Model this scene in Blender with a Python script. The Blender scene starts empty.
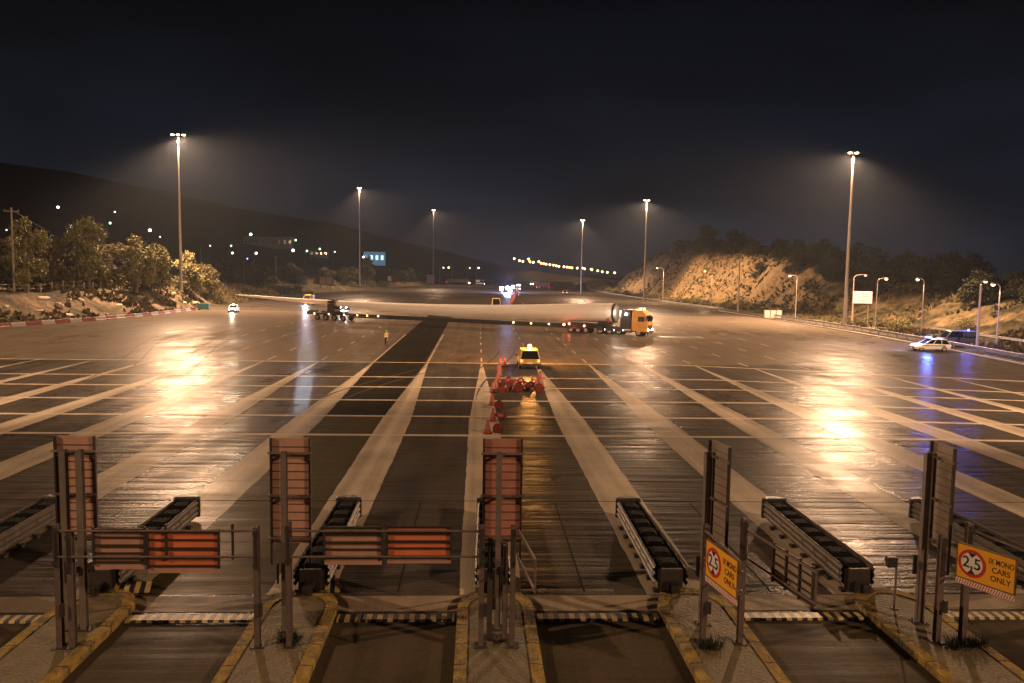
import bpy, bmesh, math, random
import numpy as np
from math import radians as R, sin, cos, pi, sqrt, atan2
from mathutils import Vector, Matrix, Quaternion
rnd = random.Random(7)
S = bpy.context.scene
C = S.collection

# ------------------------------------------------------------------ camera
YAW, PITCH, ROLL, F, CAMH = R(2.5), math.atan(69/800), 0.015, 800.0, 8.8
cam = bpy.data.cameras.new('camera'); co = bpy.data.objects.new('camera', cam); C.objects.link(co)
cam.sensor_width = 36; cam.lens = F*36/1024; cam.clip_end = 6000; cam.clip_start = .1
fw = Vector((sin(YAW)*cos(PITCH), cos(YAW)*cos(PITCH), -sin(PITCH)))
rt = Vector((cos(YAW), -sin(YAW), 0)); up = rt.cross(fw)
RR = rt*cos(ROLL)+up*sin(ROLL); UU = -rt*sin(ROLL)+up*cos(ROLL)
M = Matrix((RR, UU, -fw)).transposed().to_4x4(); M.translation = Vector((0, 0, CAMH))
co.matrix_world = M
S.camera = co
S.cycles.use_denoising = True
S.cycles.max_bounces = 5; S.cycles.volume_bounces = 0; S.cycles.glossy_bounces = 3
S.cycles.diffuse_bounces = 2
S.cycles.sample_clamp_indirect = 4.0
S.cycles.sample_clamp_direct = 0
S.cycles.use_light_tree = True
# ------------------------------------------------------------------ exposure, night sky
S.view_settings.view_transform = 'Standard'; S.view_settings.look = 'None'
S.view_settings.gamma = 1.0; S.view_settings.exposure = 0.0
w = bpy.data.worlds.new('World'); S.world = w; w.use_nodes = True
nt = w.node_tree; nt.nodes.clear()
def wn(t): return nt.nodes.new(t)
wo = wn('ShaderNodeOutputWorld'); bg = wn('ShaderNodeBackground'); tc = wn('ShaderNodeTexCoord')
sp = wn('ShaderNodeSeparateXYZ'); nt.links.new(tc.outputs['Generated'], sp.inputs[0])
rp = wn('ShaderNodeValToRGB'); nt.links.new(sp.outputs['Z'], rp.inputs[0])
e = rp.color_ramp.elements
e[0].position = 0.0; e[0].color = (.011, .015, .024, 1)
e[1].position = .32; e[1].color = (.0010, .0014, .0024, 1)
x = rp.color_ramp.elements.new(.14); x.color = (.0050, .0075, .0130, 1)
no = wn('ShaderNodeTexNoise'); no.inputs['Scale'].default_value = 3.2; no.inputs['Detail'].default_value = 5
mp = wn('ShaderNodeMapping'); mp.inputs['Scale'].default_value = (1, 1, 3.5); mp.inputs['Rotation'].default_value = (.1, .25, 0)
nt.links.new(tc.outputs['Generated'], mp.inputs[0]); nt.links.new(mp.outputs[0], no.inputs['Vector'])
mr = wn('ShaderNodeMapRange'); mr.inputs[1].default_value = .35; mr.inputs[2].default_value = .7
mr.inputs[3].default_value = .55; mr.inputs[4].default_value = 1.45
nt.links.new(no.outputs[0], mr.inputs[0]); nt.links.new(mr.outputs[0], bg.inputs['Strength'])
nt.links.new(rp.outputs[0], bg.inputs[0]); nt.links.new(bg.outputs[0], wo.inputs[0])

LAMP_W = 480000.0           # watts of one high mast
LAMPCOL = (1.0, .59, .335)

# ------------------------------------------------------------------ materials
MATS = {}
def mat(name, col, rough=.7, metal=0, var=.25, scale=4, bump=0, bscale=None, emis=None, estr=0, sampled=True, spec=.5, coat=0, noise_rough=.0):
    if name in MATS: return MATS[name]
    m = bpy.data.materials.new(name); m.use_nodes = True; n = m.node_tree; b = n.nodes['Principled BSDF']
    tcn = n.nodes.new('ShaderNodeTexCoord')
    ns = n.nodes.new('ShaderNodeTexNoise'); ns.inputs['Scale'].default_value = scale; ns.inputs['Detail'].default_value = 6
    n.links.new(tcn.outputs['Object'], ns.inputs['Vector'])
    mx = n.nodes.new('ShaderNodeMix'); mx.data_type = 'RGBA'
    c = np.array(col[:3])
    mx.inputs[6].default_value = (*np.clip(c*(1-var*1.3), 0, 1), 1); mx.inputs[7].default_value = (*np.clip(c*(1+var*1.3), 0, 1), 1)
    n.links.new(ns.outputs[0], mx.inputs[0]); n.links.new(mx.outputs[2], b.inputs['Base Color'])
    b.inputs['Roughness'].default_value = rough; b.inputs['Metallic'].default_value = metal
    b.inputs['Specular IOR Level'].default_value = spec
    if coat: b.inputs['Coat Weight'].default_value = coat; b.inputs['Coat Roughness'].default_value = .08
    if noise_rough:
        r_ = n.nodes.new('ShaderNodeMapRange'); r_.inputs[3].default_value = rough-noise_rough; r_.inputs[4].default_value = rough+noise_rough
        n.links.new(ns.outputs[0], r_.inputs[0]); n.links.new(r_.outputs[0], b.inputs['Roughness'])
    if bump:
        n2 = n.nodes.new('ShaderNodeTexNoise'); n2.inputs['Scale'].default_value = bscale or scale*4; n2.inputs['Detail'].default_value = 5
        n.links.new(tcn.outputs['Object'], n2.inputs['Vector'])
        bp = n.nodes.new('ShaderNodeBump'); bp.inputs['Strength'].default_value = bump; bp.inputs['Distance'].default_value = .1
        n.links.new(n2.outputs[0], bp.inputs['Height']); n.links.new(bp.outputs[0], b.inputs['Normal'])
    if emis:
        b.inputs['Emission Color'].default_value = (*emis, 1); b.inputs['Emission Strength'].default_value = estr
    if not sampled: m.cycles.emission_sampling = 'NONE'
    MATS[name] = m
    return m
def glow(name, col, s, sampled=False):
    return mat(name, (.5, .5, .5), .4, emis=col, estr=s, var=0, sampled=sampled)

def paving(name, dark, light, wet_lo, wet_hi, groove=.35, film=.42, tracks=.3):
    """wet asphalt / concrete: large stains, wheel tracks along Y, transverse tining ridges"""
    m = bpy.data.materials.new(name); m.use_nodes = True; n = m.node_tree; b = n.nodes['Principled BSDF']
    g = n.nodes.new('ShaderNodeNewGeometry')
    def noise(sc, s=1, det=5, dist=0):
        mpn = n.nodes.new('ShaderNodeMapping'); mpn.inputs['Scale'].default_value = sc
        t = n.nodes.new('ShaderNodeTexNoise'); t.inputs['Scale'].default_value = s; t.inputs['Detail'].default_value = det
        t.inputs['Distortion'].default_value = dist
        n.links.new(g.outputs['Position'], mpn.inputs[0]); n.links.new(mpn.outputs[0], t.inputs['Vector']); return t.outputs[0]
    def mathn(op, a, b_, v=None):
        q = n.nodes.new('ShaderNodeMath'); q.operation = op
        for i, z in enumerate((a, b_)):
            if z is None: continue
            if isinstance(z, (int, float)): q.inputs[i].default_value = z
            else: n.links.new(z, q.inputs[i])
        return q.outputs[0]
    def rng(a, lo, hi, o0, o1):
        q = n.nodes.new('ShaderNodeMapRange'); q.inputs[1].default_value = lo; q.inputs[2].default_value = hi
        q.inputs[3].default_value = o0; q.inputs[4].default_value = o1; n.links.new(a, q.inputs[0]); return q.outputs[0]
    big = noise((.05, .03, 1), 1.0, 6, .6)
    med = noise((.5, .22, 1), 1.0, 7)
    track = noise((1.3, .012, 1), 1.0, 3)
    fine = noise((9, 9, 9), 1.0, 4)
    mix = mathn('ADD', mathn('MULTIPLY', rng(big, .3, .7, 0, 1), .40), mathn('MULTIPLY', rng(med, .3, .7, 0, 1), .35))
    mix = mathn('ADD', mix, mathn('MULTIPLY', rng(track, .3, .7, 0, 1), tracks))
    mix = mathn('ADD', mix, mathn('MULTIPLY', rng(fine, .3, .7, -.5, .5), .14))
    cr = n.nodes.new('ShaderNodeMix'); cr.data_type = 'RGBA'
    cr.inputs[6].default_value = (*dark, 1); cr.inputs[7].default_value = (*light, 1)
    n.links.new(mix, cr.inputs[0]); n.links.new(cr.outputs[2], b.inputs['Base Color'])
    rip = noise((.14, 1.7, 1), 1.0, 4)
    wet = mathn('ADD', mathn('MULTIPLY', rng(big, .35, .65, 0, 1), .5), mathn('MULTIPLY', rng(med, .3, .7, 0, 1), .35))
    wet = mathn('ADD', wet, mathn('MULTIPLY', rng(rip, .3, .7, 0, 1), .3))
    n.links.new(rng(wet, .2, 1.0, wet_lo, wet_hi), b.inputs['Roughness'])
    b.inputs['Specular IOR Level'].default_value = .17
    h = mathn('ADD', mathn('MULTIPLY', rip, .035*groove), mathn('MULTIPLY', noise((.35, 7, 1), 1.0, 2), .006*groove))
    h = mathn('ADD', h, mathn('MULTIPLY', fine, .004*groove))
    bp = n.nodes.new('ShaderNodeBump'); bp.inputs['Strength'].default_value = 1; bp.inputs['Distance'].default_value = 1
    n.links.new(h, bp.inputs['Height']); n.links.new(bp.outputs[0], b.inputs['Normal'])
    df = n.nodes.new('ShaderNodeBsdfDiffuse'); n.links.new(cr.outputs[2], df.inputs[0]); n.links.new(bp.outputs[0], df.inputs['Normal']); df.inputs[1].default_value = .9
    ms = n.nodes.new('ShaderNodeMixShader'); n.links.new(rng(wet, .25, .95, film, film*.12), ms.inputs[0])
    n.links.new(df.outputs[0], ms.inputs[1]); n.links.new(b.outputs[0], ms.inputs[2]); n.links.new(ms.outputs[0], n.nodes['Material Output'].inputs['Surface'])
    MATS[name] = m
    return m

asph = paving('wet_asphalt', (.020, .0180, .015), (.104, .091, .074), .22, .50, 4.2)
fresh = paving('fresh_asphalt', (.010, .010, .009), (.034, .030, .022), .3, .6, .9, .25)
lanebrown = paving('stained_slab', (.030, .024, .013), (.090, .074, .038), .32, .6, .8, .25)
concr = paving('divider_concrete', (.075, .063, .047), (.60, .52, .40), .30, .6, .9, .34, .42)
slabm = paving('toll_slab', (.008, .008, .006), (.125, .100, .062), .34, .65, .8, .22)  # strong stain contrast also stands in for the canopy's shadow streaks
linem = paving('line_paint', (.26, .22, .17), (.66, .57, .45), .34, .62, .4, .3)
bandm = paving('pale_band', (.08, .068, .05), (.40, .33, .24), .35, .65, .5, .3)
roadfar = paving('far_road', (.05, .045, .038), (.12, .105, .085), .3, .6, .2)

steel = mat('galvanised_steel', (.21, .18, .16), .55, .35, .35, 3, .2, 30)
darksteel = mat('dark_steel', (.05, .042, .038), .6, .3, .3, 5)
rust = mat('weathered_steel', (.15, .115, .10), .65, .2, .45, 6, .2, 40)
panelback = mat('sign_back', (.50, .30, .22), .6, .1, .18, 3)
panelred = mat('red_sign_back', (.78, .22, .10), .5, .1, .3, 2)
panelbeacon = mat('beacon_tinted_sign_back', (.44, .20, .15), .55, .1, .25, 3)  # redder copy of the sign back, amber beacon light painted into its colour
yellowsign = mat('yellow_sign', (.85, .42, .03), .45, 0, .08, 3)
signblack = mat('sign_black', (.02, .018, .015), .5)
signwhite = mat('sign_white', (.75, .72, .68), .5, var=.05)
signred = mat('sign_red', (.5, .03, .02), .5)
black = mat('black_rubber', (.018, .018, .018), .45, 0, .3, 8, .4, 20, spec=.6)
kerby0 = mat('kerb_yellow', (.30, .205, .035), .85, 0, .75, 3.5, .8, 18)
kerby = kerby0; _n = kerby.node_tree
_g = _n.nodes.new('ShaderNodeNewGeometry'); _s = _n.nodes.new('ShaderNodeSeparateXYZ'); _n.links.new(_g.outputs['Position'], _s.inputs[0])
_m1 = _n.nodes.new('ShaderNodeMath'); _m1.operation = 'FRACT'; _n.links.new(_s.outputs[1], _m1.inputs[0])
_m2 = _n.nodes.new('ShaderNodeMath'); _m2.operation = 'GREATER_THAN'; _m2.inputs[1].default_value = .965; _n.links.new(_m1.outputs[0], _m2.inputs[0])
_w = _n.nodes.new('ShaderNodeTexNoise'); _w.inputs['Scale'].default_value = 2.6; _w.inputs['Detail'].default_value = 9; _w.inputs['Roughness'].default_value = .7; _n.links.new(_g.outputs['Position'], _w.inputs['Vector'])
_r = _n.nodes.new('ShaderNodeMapRange'); _r.inputs[1].default_value = .50; _r.inputs[2].default_value = .58; _n.links.new(_w.outputs[0], _r.inputs[0])
_b = _n.nodes['Principled BSDF']; _src = _b.inputs['Base Color'].links[0].from_socket
_x1 = _n.nodes.new('ShaderNodeMix'); _x1.data_type = 'RGBA'; _x1.inputs[7].default_value = (.10, .085, .06, 1); _n.links.new(_src, _x1.inputs[6])
_f = _n.nodes.new('ShaderNodeMath'); _f.operation = 'MULTIPLY'; _f.inputs[1].default_value = .75; _n.links.new(_r.outputs[0], _f.inputs[0]); _n.links.new(_f.outputs[0], _x1.inputs[0])
_x2 = _n.nodes.new('ShaderNodeMix'); _x2.data_type = 'RGBA'; _x2.inputs[7].default_value = (.015, .012, .01, 1); _n.links.new(_x1.outputs[2], _x2.inputs[6]); _n.links.new(_m2.outputs[0], _x2.inputs[0])
_n.links.new(_x2.outputs[2], _b.inputs['Base Color'])
isl = mat('island_concrete', (.15, .122, .065), .7, 0, .55, 2.2, .5, 14, noise_rough=.2)
earth = mat('earth', (.050, .040, .026), .95, 0, .5, .02)
redm = mat('cone_red', (.42, .032, .02), .4, 0, .2, 5)
whitem = mat('reflective_white', (.75, .70, .64), .4, 0, .1, 5)
conew = mat('cone_band', (.26, .13, .10), .5, 0, .3, 9)
conebase = mat('cone_base', (.13, .018, .013), .5, 0, .3, 8)
bladem = mat('blade_white', (.78, .75, .70), .42, 0, .05, .3)
glassm = mat('dark_glass', (.012, .014, .015), .08, 0, .1, 2, spec=.8)

# ------------------------------------------------------------------ mesh builder
class MB:
    def __init__(s): s.v = []; s.f = []
    def add(s, vs, fs):
        o = len(s.v); s.v += [tuple(v) for v in vs]; s.f += [tuple(i+o for i in f) for f in fs]; return s
    def box(s, cx, cy, cz, sx, sy, sz, rot=None):
        vs = []
        for dz in (-.5, .5):
            for dx, dy in ((-.5, -.5), (.5, -.5), (.5, .5), (-.5, .5)):
                p = Vector((dx*sx, dy*sy, dz*sz))
                if rot: p = rot @ p
                vs.append((p.x+cx, p.y+cy, p.z+cz))
        return s.add(vs, [(3, 2, 1, 0), (4, 5, 6, 7), (0, 1, 5, 4), (1, 2, 6, 5), (2, 3, 7, 6), (3, 0, 4, 7)])
    def tube(s, pts, rad, n=8, cap=True):
        pts = [Vector(p) for p in pts]
        if not isinstance(rad, (list, tuple)): rad = [rad]*len(pts)
        rings = []
        for i, p in enumerate(pts):
            d = (pts[min(i+1, len(pts)-1)]-pts[max(i-1, 0)]).normalized()
            a = d.cross(Vector((0, 0, 1)))
            if a.length < .05: a = d.cross(Vector((1, 0, 0)))
            a.normalize(); b = d.cross(a)
            rings.append([p+(a*cos(2*pi*k/n)+b*sin(2*pi*k/n))*rad[i] for k in range(n)])
        vs = [v for r in rings for v in r]; fs = []
        for i in range(len(pts)-1):
            for k in range(n):
                fs.append((i*n+k, (i+1)*n+k, (i+1)*n+(k+1) % n, i*n+(k+1) % n))
        if cap: fs += [tuple(range(n))[::1], tuple((len(pts)-1)*n+k for k in reversed(range(n)))]
        return s.add(vs, fs)
    def lathe(s, prof, n=16, c=(0, 0, 0), axis='Z'):
        vs = []
        for r, z in prof:
            for k in range(n):
                a = 2*pi*k/n; p = (r*cos(a), r*sin(a), z)
                if axis == 'Y': p = (p[0], z, p[1])
                if axis == 'X': p = (z, p[0], p[1])
                vs.append((p[0]+c[0], p[1]+c[1], p[2]+c[2]))
        m = len(prof); fs = []
        for i in range(m-1):
            for k in range(n): fs.append((i*n+k, i*n+(k+1) % n, (i+1)*n+(k+1) % n, (i+1)*n+k))
        fs += [tuple(reversed(range(n))), tuple((m-1)*n+k for k in range(n))]
        return s.add(vs, fs)
    def prism(s, poly, z0, z1):
        n = len(poly)
        vs = [(x, y, z0) for x, y in poly]+[(x, y, z1) for x, y in poly]
        fs = [tuple(reversed(range(n))), tuple(range(n, 2*n))]+[(i, (i+1) % n, n+(i+1) % n, n+i) for i in range(n)]
        return s.add(vs, fs)
    def loft(s, secs, cap=True):
        n = len(secs[0]); vs = [v for q in secs for v in q]; fs = []
        for i in range(len(secs)-1):
            for k in range(n): fs.append((i*n+k, i*n+(k+1) % n, (i+1)*n+(k+1) % n, (i+1)*n+k))
        if cap: fs += [tuple(reversed(range(n))), tuple((len(secs)-1)*n+k for k in range(n))]
        return s.add(vs, fs)
    def build(s, name, m, parent=None, bevel=0, smooth=False, loc=None):
        me = bpy.data.meshes.new(name); me.from_pydata(s.v, [], s.f)
        bm = bmesh.new(); bm.from_mesh(me); bmesh.ops.recalc_face_normals(bm, faces=bm.faces); bm.to_mesh(me); bm.free()
        me.materials.append(m)
        if smooth: me.polygons.foreach_set('use_smooth', [True]*len(me.polygons)); me.set_sharp_from_angle(angle=R(40))
        o = bpy.data.objects.new(name, me); C.objects.link(o)
        if parent: o.parent = parent
        if loc: o.location = loc
        if bevel:
            b = o.modifiers.new('bevel', 'BEVEL'); b.width = bevel; b.segments = 2; b.limit_method = 'ANGLE'
        return o

def tag(o, label=None, cat=None, group=None, kind=None):
    if label: o['label'] = label
    if cat: o['category'] = cat
    if group: o['group'] = group
    if kind: o['kind'] = kind
    return o
def thing(name, label, cat, loc=(0, 0, 0), rz=0, group=None):
    o = bpy.data.objects.new(name, None); C.objects.link(o); o.empty_display_size = .2
    o.location = loc; o.rotation_euler = (0, 0, rz)
    return tag(o, label, cat, group)
def struct(name, mb, m, **k):
    o = mb.build(name, m, **k) if isinstance(mb, MB) else mb
    return tag(o, kind='structure')
def dup(src, loc=None, rz=None, label=None, group=None, scale=None):
    def cp(o, par):
        c = o.copy(); C.objects.link(c)
        if par is not None: c.parent = par
        for ch in kids.get(o.name, []): cp(ch, c)
        return c
    kids = {}
    def walk(o):
        kids[o.name] = list(o.children)
        for q in o.children: walk(q)
    walk(src)
    r = cp(src, None)
    if loc is not None: r.location = loc
    if rz is not None: r.rotation_euler = (0, 0, rz)
    if scale is not None: r.scale = scale if isinstance(scale, (tuple, list)) else (scale,)*3
    if label: r['label'] = label
    if group: r['group'] = group
    return r
def light(kind, name, loc, W, col, parent=None, radius=.1, spot=None, blend=.5, aim=None):
    l = bpy.data.lights.new(name, kind); l.energy = W; l.color = col; l.shadow_soft_size = radius
    o = bpy.data.objects.new(name, l); C.objects.link(o); o.location = loc
    if parent: o.parent = parent
    if spot: l.spot_size = spot; l.spot_blend = blend
    if aim: o.rotation_euler = Vector(aim).to_track_quat('-Z', 'Y').to_euler()
    return o
def smooth(t): t = np.clip(t, 0, 1); return t*t*(3-2*t)

# value noise for terrain
_ng = np.random.RandomState(3).rand(256, 256)
def vn(x, y, s):
    x = np.asarray(x)/s; y = np.asarray(y)/s; xi = np.floor(x).astype(int); yi = np.floor(y).astype(int)
    fx = x-xi; fy = y-yi; fx = fx*fx*(3-2*fx); fy = fy*fy*(3-2*fy)
    g = lambda a, b: _ng[a % 256, b % 256]
    return (g(xi, yi)*(1-fx)*(1-fy)+g(xi+1, yi)*fx*(1-fy)+g(xi, yi+1)*(1-fx)*fy+g(xi+1, yi+1)*fx*fy)-.5
def fbm(x, y, s, o=4):
    t = 0; a = 1
    for k in range(o): t = t+a*vn(x+17*k, y+31*k, s/2**k); a *= .5
    return t

# ------------------------------------------------------------------ terrain layout (metres)
EL = [(-80, 20), (-76, 70), (-71, 100), (-67.7, 116), (-62.5, 134), (-60, 150), (-59.5, 172), (-62, 235), (-59, 318), (-50, 350), (-42, 440), (-33, 500), (-24, 600), (-6, 800), (14, 1000), (50, 1300), (90, 1700)]
ER = [(56, 20), (56, 79), (57, 88), (58.5, 102), (60, 127), (60, 166), (59.5, 197), (57, 243), (55.5, 274), (54, 340), (55, 405), (62, 500), (80, 650), (104, 800), (140, 1000), (200, 1300), (300, 1700)]
def el(y): return np.interp(y, [q[1] for q in EL], [q[0] for q in EL])
def er(y): return np.interp(y, [q[1] for q in ER], [q[0] for q in ER])
_t = [-1.2, -.574, -.42, -.267, -.182, -.097, .027, .12]
_zr = [110, 97, 83, 64, 58, 43, 26, 14]
_yr = [650, 700, 750, 800, 850, 900, 1000, 1050]
_y0 = [230, 240, 250, 270, 300, 420, 620, 800]
def zl(x, y):
    x = np.asarray(x, float); y = np.asarray(y, float); o = el(y)-x; t = x/y
    bank = 4.5*smooth((o-1.5)/9)*(1-.55*smooth((y-230)/60)) + np.where(o > 1, fbm(x, y, 9)*.9*smooth((o-1)/5), 0)
    zr = np.interp(t, _t, _zr); yr = np.interp(t, _t, _yr); y0 = np.interp(t, _t, _y0)
    hill = (zr-4)*smooth((y-y0)/(yr-y0))*smooth((o-6)/40)
    return bank + hill*(1+.05*fbm(x, y, 90))
_zy = [60, 100, 120, 150, 180, 200, 220, 240, 280, 300, 340, 380, 400, 430, 520, 1700]
_zz = [4, 5, 5, 5.5, 8, 10.5, 13, 15.5, 19, 20, 18, 12, 7, 3, 1.5, 1]
def zright(x, y):
    x = np.asarray(x, float); y = np.asarray(y, float); o = x-er(y)
    zr = np.interp(y, _zy, _zz); o0 = np.interp(y, [60, 240, 270, 1700], [15, 14, 7, 7])
    n = fbm(x, y, 14, 5)
    gul = np.abs(vn(x*.25, y, 7))*5
    z = zr*(smooth((o-o0+n*3-gul)/17))+np.where(o > o0, n*1.6*smooth((o-o0)/6), 0)
    z = z*(1-.85*smooth((o-45)/110))
    return z

offs = [0, .6, 1.2, 2, 3, 4, 5, 6, 7, 8, 9, 10, 12, 14, 17, 20, 24, 28, 33, 40, 50, 65, 85, 110, 140, 180, 230, 300, 400, 550, 750, 1000]
ysl = list(np.arange(40, 320, 2.5))+list(np.arange(320, 600, 8))+list(np.arange(600, 1700, 25))
def sweep(side):
    ys = np.array(ysl); offl = np.array(offs if side < 0 else sorted(set(list(np.arange(0, 46, 1.0))+[50, 60, 75, 100, 140, 200, 300, 500, 800])))
    X = []; 
    for y in ys:
        e_ = el(y) if side < 0 else er(y)
        xs = e_-offl if side < 0 else e_+offl
        z = zl(xs, np.full_like(xs, y)) if side < 0 else zright(xs, np.full_like(xs, y))
        X += [(a, y, b+.02) for a, b in zip(xs, z)]
    n = len(offl); fs = []
    for i in range(len(ys)-1):
        for k in range(n-1): fs.append((i*n+k, i*n+k+1, (i+1)*n+k+1, (i+1)*n+k))
    m = MB(); m.add(X, fs); return m

def terrain_mat(name, veg, dry, rock, zs=(6, 11)):
    m = bpy.data.materials.new(name); m.use_nodes = True; n = m.node_tree; b = n.nodes['Principled BSDF']
    g = n.nodes.new('ShaderNodeNewGeometry'); L = n.links.new
    def noise(s, det=6):
        t = n.nodes.new('ShaderNodeTexNoise'); t.inputs['Scale'].default_value = s; t.inputs['Detail'].default_value = det; t.inputs['Roughness'].default_value = .65
        L(g.outputs['Position'], t.inputs['Vector']); return t.outputs[0]
    def ramp(a, p0, p1):
        q = n.nodes.new('ShaderNodeMapRange'); q.inputs[1].default_value = p0; q.inputs[2].default_value = p1; L(a, q.inputs[0]); return q.outputs[0]
    def mixc(f, a, b_):
        q = n.nodes.new('ShaderNodeMix'); q.data_type = 'RGBA'; L(f, q.inputs[0])
        for i, z in ((6, a), (7, b_)):
            if isinstance(z, tuple): q.inputs[i].default_value = (*z, 1)
            else: L(z, q.inputs[i])
        return q.outputs[2]
    c1 = mixc(ramp(noise(.35), .42, .6), veg, dry)
    sx = n.nodes.new('ShaderNodeSeparateXYZ'); L(g.outputs['Normal'], sx.inputs[0])
    rk = mixc(ramp(noise(.9, 8), .35, .65), tuple(v*.45 for v in rock), rock)
    st = n.nodes.new('ShaderNodeMath'); st.operation = 'SUBTRACT'; L(noise(.25), st.inputs[0])
    mm = n.nodes.new('ShaderNodeMath'); mm.operation = 'MULTIPLY_ADD'; L(sx.outputs[2], mm.inputs[0]); mm.inputs[1].default_value = 1.0; mm.inputs[2].default_value = -.32
    L(mm.outputs[0], st.inputs[1])
    c2 = mixc(ramp(st.outputs[0], -.12, .12), c1, rk)
    # scrub above the cut / bank, painted near black so the hills look unlit
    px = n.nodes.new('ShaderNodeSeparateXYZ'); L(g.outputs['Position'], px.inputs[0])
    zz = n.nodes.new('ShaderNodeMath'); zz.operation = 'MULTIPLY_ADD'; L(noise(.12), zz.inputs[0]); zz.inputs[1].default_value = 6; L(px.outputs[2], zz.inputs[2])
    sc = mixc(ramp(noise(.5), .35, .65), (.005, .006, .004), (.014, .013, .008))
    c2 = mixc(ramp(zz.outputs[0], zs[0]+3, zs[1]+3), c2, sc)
    L(c2, b.inputs['Base Color']); b.inputs['Roughness'].default_value = .95; b.inputs['Specular IOR Level'].default_value = .15
    bp = n.nodes.new('ShaderNodeBump'); bp.inputs['Strength'].default_value = .9; bp.inputs['Distance'].default_value = .5
    L(noise(1.6, 8), bp.inputs['Height']); L(bp.outputs[0], b.inputs['Normal'])
    return m
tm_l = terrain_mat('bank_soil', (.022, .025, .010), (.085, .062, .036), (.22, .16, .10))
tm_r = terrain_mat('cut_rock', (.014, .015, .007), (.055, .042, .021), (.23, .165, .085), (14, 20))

g = MB(); g.add([(-6000, -300, -.4), (6000, -300, -.4), (6000, 9000, -.4), (-6000, 9000, -.4)], [(0, 1, 2, 3)])
struct('ground', g, earth)
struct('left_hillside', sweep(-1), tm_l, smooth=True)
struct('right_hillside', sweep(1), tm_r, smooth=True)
# plaza sheet
ys = [-30]+[q[1] for q in EL if q[1] > 20]
poly = [(-80, -30)]+[(el(y)-.02, y) for y in ys[1:]]+[(er(y)+.02, y) for y in reversed(ys[1:])]+[(56, -30)]
pm = MB(); n_ = len(ys)
pm.add([(float(el(y)), y, 0) for y in ys]+[(float(er(y)), y, 0) for y in ys], [(i, n_+i, n_+i+1, i+1) for i in range(n_-1)])
struct('plaza_pavement', pm, asph)
oldp = paving('old_pavement', (.060, .050, .038), (.185, .150, .112), .24, .52, 3.5, .40)
yo = [y for y in ys if 90 < y < 190]
pm = MB(); m_ = len(yo)+1
pm.add([(-76, 77.4, .003)]+[(float(el(y)), y, .003) for y in yo]+[(28, 77.4, .003)]+[(float(er(y)), y, .003) for y in yo], [(i, m_+i, m_+i+1, i+1) for i in range(m_-1)])
struct('outer_pavement', pm, oldp)
farp = paving('highway_asphalt', (.016, .014, .012), (.060, .050, .040), .26, .55, 2.5, .34)
yo = [185]+[y for y in ys if y > 190]
pm = MB(); m_ = len(yo)
pm.add([(float(el(y)), y, .003) for y in yo]+[(float(er(y)), y, .003) for y in yo], [(i, m_+i, m_+i+1, i+1) for i in range(m_-1)])
struct('highway_pavement', pm, farp)
# side road to the right, behind the barrier
ys2 = [40, 79, 88, 102, 127, 166, 197, 243, 262]
sr = MB(); sr.add([(float(er(y))+3, y, .06) for y in ys2]+[(float(er(y))+12.5, y, .06) for y in ys2], [(i, len(ys2)+i, len(ys2)+i+1, i+1) for i in range(len(ys2)-1)])
struct('side_road', sr, roadfar)

# lane dividers, painted/concrete triangles (apex at y=77)
DX = [.45+5.2*(k-3) for k in range(-7, 15)]
def sheet(pts, z, name, m):
    q = MB(); q.add([(x, y, z) for x, y in pts], [tuple(range(len(pts)))]); return struct(name, q, m)
for k, x in enumerate(DX):
    yb = 77 if x < 22 else 77-(x-22)*.42
    wfull = 1.75
    ym = yb-30
    yy_ = list(np.arange(21.2 if abs(x) < 22 else 15, yb, .4))+[yb]
    def hw_(v, q): return (wfull/2 if v < ym else .06+(wfull/2-.06)*(yb-v)/(yb-ym))+.04*float(vn(q*40+x*7, v, .9))+.04*float(vn(q*90+x*3, v, .35))
    sheet([(x+hw_(v, 1), v) for v in yy_]+[(x-hw_(v, 2), v) for v in reversed(yy_)], .006, 'lane_divider', concr)
    if -32 < x < 42:
        q = MB()
        if abs(x+7.4) < 3.2:
            q.box(x, yb+17+.4, .010, .14, 34, .004)
        else:
            y = yb+3
            while y < 150:
                q.box(x, y, .010, .14, 3.2, .004); y += 9
        struct('lane_line', q, linem)
# transverse marks
for n, y in enumerate([42.6, 48.25, 54.3, 60.5, 66.3, 77.0]):
    wd = .46
    bend = (y-42)*.30+2
    pts = [(-62, y-.5), (-20, y), (20, y), (55.5, y-bend)]
    q = MB(); vs = [(a, b-wd/2, .012) for a, b in pts]+[(a, b+wd/2, .012) for a, b in pts]
    q.add(vs, [(i, i+1, i+5, i+4) for i in range(3)]); struct('transverse_line', q, linem)
# dark resurfaced strip and the stained lane nearer the toll islands
sheet([(-9.1, 48), (-5.6, 48), (-5.0, 77), (-5.0, 165), (-9.8, 165), (-9.8, 77)], .0075, 'resurfaced_strip', fresh)
sheet([(-9.05, 21.3), (-5.65, 21.3), (-5.65, 47.9), (-9.05, 47.9)], .004, 'stained_strip', lanebrown)
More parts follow.
